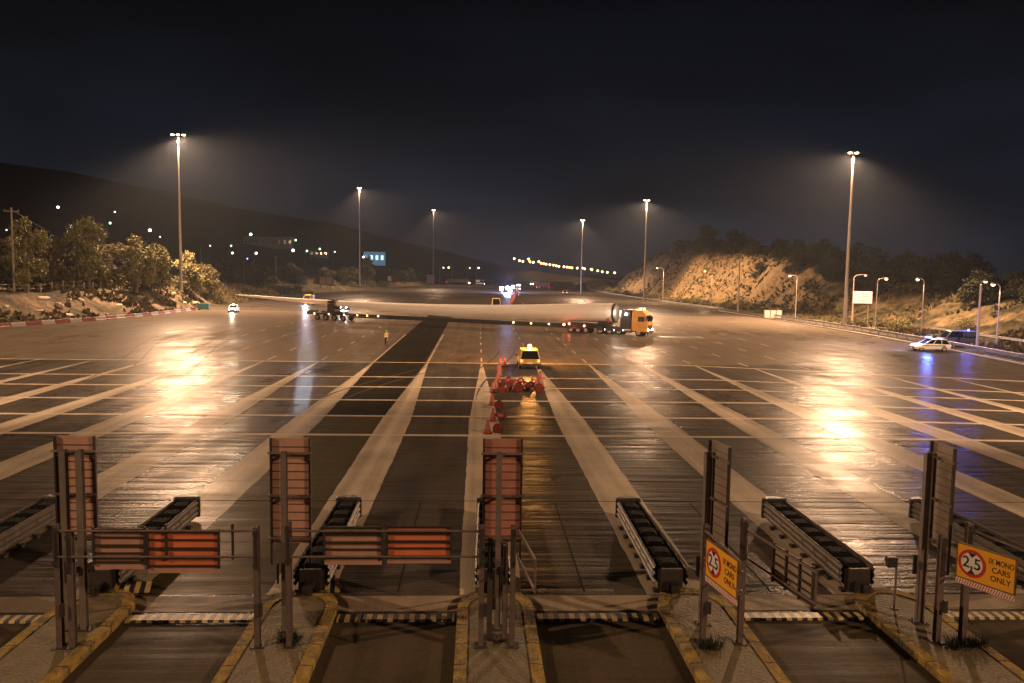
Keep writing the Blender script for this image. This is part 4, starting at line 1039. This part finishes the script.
def car(name, label, cat, loc, rz, body, L=4.4, W=1.78, H=1.46, style='hatch', heads=None, tails=None, group=None, trim=None):
    """x forward, origin at ground centre"""
    t = thing(name, label, cat, (*loc, 0), rz, group)
    hw = W/2; f = L/2
    if style == 'pickup': belt, prof = 1.02, [(-f, .55, .98), (-f+.1, .38, 1.02), (f-1.45, .34, 1.06), (f-.35, .36, .98), (f-.06, .42, .78), (f, .48, .62)]
    elif style == 'van': belt, prof = 1.25, [(-f, .5, 1.2), (-f+.1, .36, 1.25), (f-1.1, .34, 1.28), (f-.3, .36, 1.1), (f-.04, .42, .85), (f, .48, .7)]
    else: belt, prof = .92, [(-f, .5, .85), (-f+.12, .3, .92), (f-1.35, .26, .93), (f-.4, .28, .80), (f-.06, .34, .62), (f, .42, .52)]
    secs = []
    for x, z0, z1 in prof:
        k = 1 if abs(x) < f-.2 else .93
        secs.append([(x, -hw*k*.92, z0), (x, -hw*k, z0+.18), (x, -hw*k, (z0+z1)/2+.06), (x, -hw*k*.93, z1), (x, hw*k*.93, z1), (x, hw*k, (z0+z1)/2+.06), (x, hw*k, z0+.18), (x, hw*k*.92, z0)])
    MB().loft(secs).build('body', body, t, bevel=.03, smooth=True)
    if style == 'pickup': cab = [(-f+.06, belt), (-f+.32, H), (f-2.25, H+.02), (f-1.5, belt+.02)]
    elif style == 'van': cab = [(-f+.05, belt), (-f+.15, H), (f-1.5, H), (f-.75, belt)]
    elif style == 'sedan': cab = [(-f+.75, belt), (-f+1.35, H), (f-2.0, H), (f-1.15, belt)]
    else: cab = [(-f+.08, belt), (-f+.55, H), (f-2.1, H), (f-1.15, belt)]
    def ring(sh, top=True):
        return sh
    wb, wt = hw*.90, hw*.74
    (xb0, zb0), (xt0, zt0), (xt1, zt1), (xb1, zb1) = cab
    m = MB(); m.loft([[(xb0, -wb, zb0-.03), (xb1, -wb, zb1-.03), (xb1, wb, zb1-.03), (xb0, wb, zb0-.03)], [(xt0, -wt, zt0-.05), (xt1, -wt, zt1-.05), (xt1, wt, zt1-.05), (xt0, wt, zt0-.05)]])
    m.build('cabin_glass', glassm, t)
    m = MB(); m.loft([[(xt0-.03, -wt-.01, zt0-.07), (xt1+.03, -wt-.01, zt1-.07), (xt1+.03, wt+.01, zt1-.07), (xt0-.03, wt+.01, zt0-.07)], [(xt0+.06, -wt+.06, zt0), (xt1-.1, -wt+.06, zt1), (xt1-.1, wt-.06, zt1), (xt0+.06, wt-.06, zt0)]])
    m.build('roof', body, t, bevel=.02)
    # pillars
    m = MB()
    for s in (-1, 1):
        for (xa, za), (xb, zb) in (((xb0, zb0), (xt0, zt0-.05)), ((xb1, zb1), (xt1, zt1-.05))): m.tube([(xa, s*wb, za-.03), (xb, s*wt, zb)], .045, 6)
        nn = 3 if style in ('pickup', 'hatch', 'van') else 2
        for q in range(1, nn):
            u = q/nn; m.tube([(xb0+(xb1-xb0)*u, s*(wb+.005), zb0-.02), (xt0+(xt1-xt0)*u, s*(wt+.005), zt0-.05)], .04, 6)
        if style == 'van': m.box((xb0*.5+xt0*.5+ (xt1-xt0)*.28), s*(wb+wt)/2*1.02, (zb0+zt0)/2-.02, (xt1-xt0)*.62, .05, (zt0-zb0)*.95)
    for s in (-1, 1): m.tube([(xt0, s*wt, zt0-.03), (xt1, s*wt, zt1-.03)], .04, 6)
    m.tube([(xt0, -wt, zt0-.03), (xt0, wt, zt0-.03)], .04, 6)
    m.build('pillar', body, t)
    for sx_ in (f*.62, -f*.62):
        for sy in (-1, 1): wheel(t, sx_, sy*(hw-.12), .38 if style in ('pickup', 'van') else .32)
    m = MB(); m.box(f-.02, 0, .48, .1, W*.86, .2); m.build('front_bumper', trim or darksteel, t, bevel=.03)
    m = MB(); m.box(-f+.02, 0, .5, .12, W*.88, .2); m.build('rear_bumper', trim or darksteel, t, bevel=.03)
    zf = prof[-2][2]-.08
    for s in (-1, 1):
        m = MB(); m.lathe([(.05, -.02), (.11, .0), (.10, .05), (.03, .07)], 10, (f-.03, s*hw*.66, zf), 'X'); m.build('headlight', heads or hld, t, smooth=True)
        m = MB(); m.box(-f+.0, s*hw*.80, belt-.16, .07, .17, .24); m.build('tail_light', tails or tld, t, bevel=.015)
        m = MB(); m.box(xb1-.35, s*(hw+.1), zb1+.05, .12, .2, .15); m.build('wing_mirror', signblack, t, bevel=.03)
    MB().box(-f-.035, 0, .66, .02, .5, .12).build('number_plate', whitem, t)
    MB().box(f+.035, 0, .45, .02, .5, .11).build('number_plate', whitem, t)
    return t
carye = mat('car_yellow', (.58, .36, .05), .35, 0, .08, 2, coat=.4)
carwh = mat('car_white', (.72, .70, .66), .3, 0, .06, 2, coat=.5)
carcream = mat('car_cream', (.72, .58, .28), .4, 0, .06, 2)
cardark = mat('car_dark', (.03, .03, .04), .25, 0, .1, 2, coat=.5)
carred = mat('car_red', (.30, .02, .02), .3, 0, .1, 2, coat=.5)
beac = glow('amber_beacon', (1, .42, .07), 9); bblue = glow('blue_beacon', (.03, .08, 1), 9); bwhite = glow('white_blue_beacon', (.60, .70, 1), 90)

v = car('escort_pickup', 'yellow escort pickup seen from behind with glowing amber roof beacon', 'pickup truck', (4.78, 74.2), R(90.5), carye, L=4.8, W=1.95, H=1.78, style='pickup', tails=glow('tail_soft', (1, .16, .06), 5))
MB().box(-.1, 0, 1.84, .25, 1.1, .05).build('roof_bar', darksteel, v)
MB().lathe([(.16, 1.86), (.16, 2.05), (.08, 2.13)], 12, (-.1, -.12, 0)).build('beacon', beac, v, smooth=True)
light('POINT', 'beacon_light', (-.15, -.12, 2.5), 3200, (1, .40, .08), v, .12)
MB().box(-2.42, 0, .86, .03, 1.0, .22).build('tailgate_emblem', mat('emblem', (.45, .25, .04), .4), v)
v = car('van', 'cream van with dark windscreen facing the viewer, just above the blade', 'van', (4.3, 186), R(-90), carcream, L=5.2, W=2.15, H=2.75, style='van')
v = car('small_car', 'small white car at far left with bright warm headlights', 'car', (-49.3, 164), R(-80), carwh, heads=hlw)
light('SPOT', 'headlight_beam', (2.4, 0, .7), 9000, (1, .85, .6), v, .1, R(70), .5, aim=(1, 0, -.09))
MB().lathe([(.14, 1.5), (.14, 1.62)], 10).build('roof_lamp', hlw, v)
v = car('yellow_van', 'yellow van with white headlights behind the thin end of the blade', 'van', (-42.0, 201), R(-95), carye, L=4.9, W=2.0, H=2.5, style='van', heads=hl)
light('SPOT', 'headlight_beam', (2.7, 0, .8), 26000, (.85, .92, 1), v, .1, R(80), .5, aim=(1, 0, -.1))
MB().box(.2, 0, 2.56, .3, 1.2, .12).build('light_bar', mat('bar_yellow', (.8, .5, .05), .4), v)
v = car('escort_car', 'dark escort car with blue white headlights behind the blade dolly', 'car', (-29.6, 180), R(-88), cardark, heads=hl)
light('SPOT', 'headlight_beam', (2.4, 0, .7), 30000, (.75, .85, 1), v, .1, R(85), .5, aim=(1, .2, -.1))
# flashing convoy
conv = [(11.0, 372, 'police car at the left of the flashing convoy'), (14.4, 395, 'police car in the middle of the flashing convoy'), (18.4, 420, 'police car at the right of the flashing convoy'), (14.0, 352, 'foremost police car of the flashing convoy'), (20.2, 400, 'police van at the right end of the flashing convoy')]
for k, (x, y, l) in enumerate(conv):
    v = car('police_car', l, 'police car', (x, y), R(-92+k*2), carwh, heads=hl, group='police cars of the far convoy', style='van' if k == 4 else 'hatch', H=2.4 if k == 4 else 1.46)
    hz_ = 2.5 if k == 4 else 1.55
    b_ = MB().box(0, 0, hz_, .3, 1.2, .14).build('light_bar', darksteel, v)
    MB().box(0, -.4, hz_+.2, .36, .6, .35).build('beacon', bblue, v); MB().box(0, .35, hz_+.2, .36, .7, .35).build('beacon', bwhite, v)
    m = MB()
    for s in (-.6, -.2, .2, .6): m.lathe([(.14, 0), (.14, .06)], 10, (.25, s, hz_+.1), 'X')
    m.build('spot_lamp', glow('spot_lamp', (.8, .88, 1), 400), v)
light('POINT', 'convoy_glow', (13.3, 348, 4), 45000, (.42, .52, 1), None, .5)
light('POINT', 'convoy_glow', (11.5, 335, 2), 14000, (.45, .55, 1), None, .5)
# right police car
v = car('police_car', 'white police car with blue roof lights parked at the right edge of the plaza', 'police car', (55.3, 95.2), R(176), carwh, L=4.4, W=1.78, H=1.48, style='hatch')
MB().box(.2, 0, 1.52, .28, 1.15, .10).build('light_bar', darksteel, v); MB().box(.2, .0, 1.64, .30, 1.2, .15).build('beacon', bblue, v)
for s in (-1, 1):
    MB().box(-.1, s*.895, .72, 2.8, .012, .10).build('side_stripe', mat('police_blue', (.02, .06, .45), .4), v)
light('POINT', 'beacon_light', (.2, .0, 2.0), 2600, (.10, .18, 1), v, .15)
light('SPOT', 'headlight_beam', (2.3, 0, .7), 900, (.8, .9, 1), v, .08, R(90), .5, aim=(1, 0, -.3))
v = car('patrol_van', 'dark patrol van with a small blue beacon behind the rail, beyond the police car', 'van', (62.4, 101.5), R(178), mat('van_bluegrey', (.03, .035, .06), .4), L=5, W=1.95, H=2.1, style='van')
MB().lathe([(.11, 2.1), (.11, 2.25), (.05, 2.3)], 12, (-1.6, 0, 0)).build('beacon', bblue, v)
light('POINT', 'beacon_light', (-1.6, 0, 2.8), 1500, (.10, .18, 1), v, .15)
# far vehicles
v = car('far_car', 'small pale red car with red tail lights beside the far lorry', 'car', (37.0, 338), R(80), mat('car_pink', (.55, .25, .2), .4), H=1.7, W=2.0, tails=glow('tail_bright', (1, .25, .15), 14))
v = car('far_car', 'far car with twin white headlights on the curving road', 'car', (39.5, 585), R(-100), carwh, H=1.9, W=2.4, heads=glow('headlight_far', (1, .9, .7), 500))
v = car('far_car', 'white van parked to the right of the orange cabbed lorry', 'van', (1.6, 560), R(0), carwh, L=6, W=2.4, H=3.4, style='van', heads=glow('headlight_far2', (.8, .9, 1), 160))
def lorry(label, x, y, rz, cabm, boxm, Lb, hb, lit):
    t = thing('lorry', label, 'lorry', (x, y, 0), rz)
    m = MB(); m.loft([[(0, -1.2, .7), (2.2, -1.2, .7), (2.2, 1.2, .7), (0, 1.2, .7)], [(0, -1.2, 2.0), (2.25, -1.2, 2.0), (2.25, 1.2, 2.0), (0, 1.2, 2.0)], [(.1, -1.1, 3.3), (1.8, -1.1, 3.3), (1.8, 1.1, 3.3), (.1, 1.1, 3.3)]]); m.build('cab', cabm, t, bevel=.06)
    MB().box(2.1, 0, 2.4, .1, 2.0, .8, Matrix.Rotation(R(-18), 3, 'Y')).build('windscreen', glassm, t)
    MB().box(-Lb/2-.4, 0, 1.35+hb/2, Lb, 2.45, hb).build('load_box', boxm, t, bevel=.05)
    MB().box(-Lb/2-.2, 0, 1.05, Lb+1, .9, .3).build('chassis', darksteel, t)
    for q in (1.3, -Lb+1, -Lb+2.3, -Lb+3.6):
        for s in (-1, 1): wheel(t, q, s*1.05, .5, .3)
    for s in (-1, 1):
        MB().lathe([(.17, 0), (.17, .08)], 10, (2.22, s*.85, .95), 'X').build('headlight', lit or hld, t)
        MB().box(-Lb-.42, s*.9, 1.2, .06, .4, .25).build('tail_light', tlr, t)
    return t
lorry('far lorry with orange cab and long pale body left of the road', -8.5, 575, R(-10), mat('lorry_orange', (.75, .25, .04), .5), mat('lorry_box', (.35, .27, .14), .6), 14, 2.2, glow('headlight_far3', (1, .95, .8), 420))
lorry('dark lorry with a red and blue grey trailer parked beyond the blade', 37.5, 420, R(-60), mat('lorry_red', (.28, .02, .03), .4), mat('lorry_blue', (.07, .06, .08), .5), 10, 2.2, None)

# ================================================================== heavy transport
UX, UY = .872, -.4895
A = atan2(UY, UX)
FRONT = Vector((24.7, 113.3, 0))
def along(s, lat=0): return (FRONT.x-UX*s-UY*lat, FRONT.y-UY*s+UX*lat)
cab_or = mat('truck_orange', (.66, .33, .05), .35, 0, .08, 2, coat=.4)
t = thing('heavy_haul_tractor', 'orange cabbed heavy haul tractor unit pulling the blade trailer', 'truck', (FRONT.x, FRONT.y, 0), A)
# local: x forward (front bumper at 0), body behind is negative x
m = MB()
m.loft([[(-2.35, -1.25, .75), (-.02, -1.25, .60), (-.02, 1.25, .60), (-2.35, 1.25, .75)], [(-2.35, -1.27, 2.0), (.0, -1.27, 2.0), (.0, 1.27, 2.0), (-2.35, 1.27, 2.0)],
        [(-2.35, -1.25, 3.1), (-.28, -1.22, 3.1), (-.28, 1.22, 3.1), (-2.35, 1.25, 3.1)], [(-2.3, -1.1, 3.78), (-.9, -1.05, 3.7), (-.9, 1.05, 3.7), (-2.3, 1.1, 3.78)]])
cab_ = m.build('cab', cab_or, t, bevel=.05)
MB().box(-.13, 0, 2.55, .06, 2.2, .85, Matrix.Rotation(R(-14), 3, 'Y')).build('windscreen', glassm, t)
for s in (-1, 1):
    MB().box(-.95, s*1.265, 2.45, .95, .03, .75).build('side_window', glassm, t, bevel=.02)
    MB().box(-1.0, s*1.275, 1.55, 1.05, .02, .75).build('door', mat('door_orange', (.58, .29, .045), .4), t)
    MB().box(-.15, s*1.45, 2.5, .12, .22, .6).build('wing_mirror', signblack, t, bevel=.03)
    MB().lathe([(.14, -.02), (.14, .05)], 12, (.0, s*.95, .95), 'X').build('headlight', hlw, t)
    MB().lathe([(.10, 3.75), (.10, 3.95)], 10, (-1.2, s*.9, 0)).build('beacon', glow('cab_beacon', (1, .6, .2), 18), t)
m = MB(); m.box(.02, 0, .55, .2, 2.5, .5); m.box(.01, 0, 1.25, .06, 1.9, .7); m.build('bumper', darksteel, t, bevel=.04)
m = MB(); m.box(-1.6, 0, 3.98, .25, 2.0, .12); m.build('roof_sign', mat('roof_sign', (.7, .45, .1), .5), t)
m = MB(); m.box(-3.25, 0, 2.1, 1.5, 2.4, 3.2); m.build('cooling_tower', mat('tower_black', (.025, .025, .028), .5), t, bevel=.05)
m = MB()
for s in (-1, 1): m.tube([(-4.1, s*1.0, 1.2), (-4.1, s*1.0, 3.6)], .13, 10)
m.box(-4.05, 0, 2.0, .3, 1.9, 1.8); m.build('exhaust', steel, t)
for (x_, y_, z_) in ((-4.05, -.9, 3.2), (-3.2, -1.28, 3.1), (-4.05, .9, 3.2)): MB().lathe([(.04, -.1), (.15, -.06), (.15, .04)], 10, (x_, y_, z_), 'Y').build('work_lamp', glow('work_lamp', (1, .93, .8), 70), t)
m = MB(); m.box(-5.2, .42, .95, 9.2, .2, .32); m.box(-5.2, -.42, .95, 9.2, .2, .32); m.box(-7.4, 0, 1.18, 4.2, 2.3, .12); m.box(-6.8, 0, 1.35, 1.2, 1.1, .25); m.build('chassis', mat('chassis_black', (.02, .02, .022), .5), t)
for xx in (-1.35, -4.3, -5.75, -7.15):
    for s in (-1, 1): wheel(t, xx, s*1.05, .52, .32)
for xx in (-3.0,):
    for s in (-1, 1): MB().lathe([(.3, -.55), (.3, .55)], 14, (xx, s*1.0, .72), 'X').build('fuel_tank', steel, t)
m = MB()
for s in (-1, 1):
    for xx in (-4.3, -5.75, -7.15): m.loft([[(xx+.62*cos(a), s*1.05-.18, .55+.62*sin(a)) for a in np.linspace(.1, pi-.1, 8)], [(xx+.62*cos(a), s*1.05+.18, .55+.62*sin(a)) for a in np.linspace(.1, pi-.1, 8)]])
m.build('mudguard', MATS['chassis_black'], t)
for xx in (-3.6, -5.0, -6.4): MB().lathe([(.06, -.02), (.06, .03)], 8, (xx, -1.27, .75), 'Y').build('marker_light', glow('marker_white', (1, .85, .6), 25), t)
light('POINT', 'work_light', (-4.6, -1.3, 3.3), 500, (1, .85, .65), t, .1)
light('SPOT', 'headlight_beam', (.3, 0, .9), 6000, (1, .85, .6), t, .1, R(75), .5, aim=(1, 0, -.2))

# trailer: front gooseneck frame with lights, telescopic beam, rear dolly
t = thing('blade_trailer', 'long low black telescopic trailer with amber marker lights under the blade', 'trailer', (FRONT.x, FRONT.y, 0), A)
trm = mat('trailer_black', (.022, .020, .020), .55, 0, .2, 2)
m = MB(); m.box(-9.3, 0, 1.42, 6.5, 2.5, .22); m.box(-11.2, 0, 1.0, 3.0, 2.5, .8); m.box(-6.7, 0, 1.72, 1.6, 2.6, .35); m.build('gooseneck', trm, t, bevel=.04)
m = MB(); m.box(-6.0, -1.05, 2.2, .35, .35, .9); m.box(-6.0, 1.05, 2.2, .35, .35, .9); m.build('root_bracket', mat('bracket_red', (.35, .05, .04), .5), t)
m = MB(); m.box(-32.5, 0, .98, 41.0, .9, .62); m.build('telescopic_beam', trm, t)
m = MB(); m.box(-46.5, 0, 1.0, 13.0, .62, .30); m.build('inner_beam', mat('beam_grey', (.05, .045, .04), .5), t)
m = MB(); m.box(-49.2, -.95, .93, 7.8, .07, .07); m.box(-45.4, -.7, .93, .07, .6, .07); m.build('side_guard', railm, t)
# dolly
m = MB(); m.box(-57.3, 0, 1.15, 9.6, 2.5, .3); m.box(-61.9, 0, 1.3, .5, 2.6, .7); m.box(-57, 0, 1.42, 5, 1.2, .25); m.build('dolly_frame', trm, t, bevel=.04)
m = MB(); m.box(-57.2, -.75, 2.2, 1.5, .2, 1.4); m.box(-57.2, .75, 2.35, 1.5, .2, 1.7); m.box(-57.2, 0, 1.75, 1.7, 1.4, .4); m.box(-57.2, -.6, 3.2, 1.6, .3, .5); m.box(-57.2, 0, 3.62, 1.4, 1.4, .14); m.build('blade_clamp', mat('clamp_brown', (.05, .03, .025), .6), t, bevel=.03)
for xx in (-54.2, -56.1, -58.0, -59.9):
    for s in (-1, 1): wheel(t, xx, s*1.05, .5, .36)
for xx in (-9.4, -10.6, -11.8):
    for s in (-1, 1): wheel(t, xx, s*1.05, .48, .34)
amb = glow('marker_amber', (1, .62, .22), 12)
for xx in (-13.2, -15.6, -18.6, -21.6, -47.2, -49.5, -51.6, -53.9, -57.2, -60.4): MB().lathe([(.02, -.04), (.13, 0), (.05, .05)], 8, (xx, -.62 if -50 < xx or xx > -52 and xx > -53 else -1.32, 1.12), 'Y').build('marker_light', amb, t)
for (xx, yy, zz) in ((-12.9, -1.1, 1.2), (-12.0, -1.28, 1.35), (-9.6, -1.28, 1.15), (-62.2, -1.1, 1.45), (-62.2, .9, 1.45)): MB().lathe([(.03, -.05), (.17, 0), (.06, .05)], 8, (xx, yy, zz), 'Y').build('tail_light', glow('trailer_red', (1, .10, .06), 26), t)
for (xx, yy, zz) in ((-12.6, -1.2, 1.25), (-62.3, -.6, 1.55)): MB().lathe([(.02, -.05), (.11, 0), (.05, .05)], 8, (xx, yy, zz), 'Y').build('marker_light', hlw, t)
light('POINT', 'tail_glow', (-11.6, -2.2, .7), 40, (1, .16, .08), t, .12)
light('POINT', 'tail_glow', (-62.8, -1.2, 1.3), 80, (1, .16, .08), t, .12)

# blade
t = thing('wind_turbine_blade', 'huge pale wind turbine blade lying across the plaza on its trailer', 'turbine blade', (0, 0, 0))
st = [(5.4, 3.12, 1.38, 1.38), (8, 3.1, 1.36, 1.36), (13, 2.95, 1.30, 1.22), (18, 2.78, 1.22, 1.2), (24.3, 2.62, 1.10, .95), (34.8, 2.50, .98, .62), (44.9, 2.68, .74, .42), (55.3, 2.95, .52, .28), (64.6, 3.22, .36, .18), (73, 3.55, .24, .10), (79.5, 3.85, .12, .05), (80.5, 3.9, .03, .02)]
fine = []
ss = [q[0] for q in st]
for s in np.concatenate([np.arange(5.4, 20, 1.2), np.arange(20, 80.5, 2.0), [80.5]]):
    fine.append([s]+[float(np.interp(s, ss, [q[j] for q in st])) for j in (1, 2, 3)])
secs = []
for s, z, rz_, rl in fine:
    ring = []
    x0, y0 = along(s)
    sharp = min(1, max(0, (s-9)/12))
    for k in range(28):
        a = 2*pi*k/28
        zz = sin(a)*rz_; ll = cos(a)*rl
        if zz < 0: ll *= (1-sharp*.65*(-sin(a))**1.5)     # trailing edge hangs down, thinner
        xx, yy = along(s, ll); ring.append((xx, yy, z+zz))
    secs.append(ring)
m = MB(); m.loft(secs); m.build('blade_skin', bladem, t, smooth=True)
m = MB()
def ringpts(s, r): return [(*along(s, cos(2*pi*k/32)*r), 3.12+sin(2*pi*k/32)*r) for k in range(32)]
m.loft([ringpts(5.45, 1.40), ringpts(5.1, 1.42)]); m.build('root_flange', mat('flange_dark', (.06, .055, .05), .5, .3), t)
m = MB(); m.loft([ringpts(6.3, 1.405), ringpts(5.6, 1.405)], cap=False); m.build('root_band', mat('root_band', (.85, .83, .8), .4, .0, .05), t, smooth=True)
m = MB(); m.loft([ringpts(5.08, 1.2), ringpts(5.04, 1.2)]); m.build('root_cover', mat('root_cover', (.07, .06, .055), .5), t)
x0, y0 = along(4.6, -1.4)
light('SPOT', 'root_work_light', (*along(4.2, -2.6), 3.4), 110, (1, .95, .85), None, .1, R(60), .6, aim=(-UX*1.6, -UY*1.6+1.1, -.2))

# ================================================================== people
skin = mat('skin', (.45, .28, .20), .6, 0, .05)
vest = mat('hi_vis_vest', (.75, .62, .10), .5, 0, .1); dk = mat('dark_trousers', (.02, .02, .025), .8)
def person(label, loc, rz, helmet, torso, pose=0):
    t = thing('person', label, 'person', loc, rz)
    J = {'pel': (0, 0, .95, .14), 'spine': (0, 0, 1.15, .15), 'chest': (0, 0, 1.36, .17), 'neck': (0, 0, 1.50, .06), 'head': (0, .01, 1.62, .095), 'top': (0, .0, 1.72, .075),
         'hl': (-.1, 0, .9, .10), 'kl': (-.12, .02, .5, .065), 'al': (-.13, 0, .09, .045), 'fl': (-.13, .15, .04, .04),
         'hr': (.1, 0, .9, .10), 'kr': (.12, .02, .5, .065), 'ar': (.13, 0, .09, .045), 'fr': (.13, .15, .04, .04),
         'sl': (-.19, 0, 1.42, .075), 'el': (-.34, .05, 1.32, .05), 'wl': (-.30, .2, 1.5, .035), 'pl': (-.28, .22, 1.58, .03),
         'sr': (.19, 0, 1.42, .075), 'er': (.27, 0, 1.15, .05), 'wr': (.28, .1, .92, .035), 'pr': (.28, .12, .84, .03)}
    Eg = [('pel', 'spine'), ('spine', 'chest'), ('chest', 'neck'), ('neck', 'head'), ('head', 'top'), ('pel', 'hl'), ('hl', 'kl'), ('kl', 'al'), ('al', 'fl'), ('pel', 'hr'), ('hr', 'kr'), ('kr', 'ar'), ('ar', 'fr'), ('chest', 'sl'), ('sl', 'el'), ('el', 'wl'), ('wl', 'pl'), ('chest', 'sr'), ('sr', 'er'), ('er', 'wr'), ('wr', 'pr')]
    ks = list(J); me = bpy.data.meshes.new('body'); me.from_pydata([J[k][:3] for k in ks], [(ks.index(a), ks.index(b)) for a, b in Eg], [])
    o = bpy.data.objects.new('body', me); C.objects.link(o); o.parent = t; me.materials.append(skin)
    sk = o.modifiers.new('skin', 'SKIN'); sub = o.modifiers.new('sub', 'SUBSURF'); sub.levels = sub.render_levels = 2
    for i, k in enumerate(ks): me.skin_vertices[0].data[i].radius = (J[k][3],)*2; me.skin_vertices[0].data[i].use_root = (i == 0)
    MB().lathe([(.19, .86), (.2, 1.0), (.20, 1.2), (.225, 1.38), (.17, 1.47), (.09, 1.51)], 16).build('vest', torso, t, smooth=True).scale = (1, .72, 1)
    m = MB(); m.lathe([(.195, 1.02), (.203, 1.03), (.203, 1.08), (.195, 1.09)], 16); m.build('reflective_strip', whitem, t).scale = (1.03, .76, 1)
    m = MB()
    for s in (-1, 1): m.tube([(s*.09, 0, .92), (s*.12, .02, .5), (s*.13, 0, .1)], [.125, .085, .07], 10)
    m.lathe([(.17, .84), (.19, .9), (.18, .98)], 14); m.build('trousers', dk, t, smooth=True)
    if helmet: MB().lathe([(.155, 1.66), (.125, 1.68), (.12, 1.74), (.09, 1.80), (.03, 1.83)], 14).build('helmet', helmet, t, smooth=True)
    m = MB()
    for s in (-1, 1): m.box(s*.13, .06, .05, .10, .28, .10)
    m.build('boots', signblack, t, bevel=.03)
    return t
person('worker in yellow vest and green helmet standing alone on the plaza', (-10.7, 94.5, 0), R(200), mat('helmet_green', (.02, .55, .25), .4, emis=None), vest)
person('dark clothed person standing at the end of the far cone row', (19.0, 383, 0), R(180), None, mat('dark_jacket', (.08, .03, .03), .8))
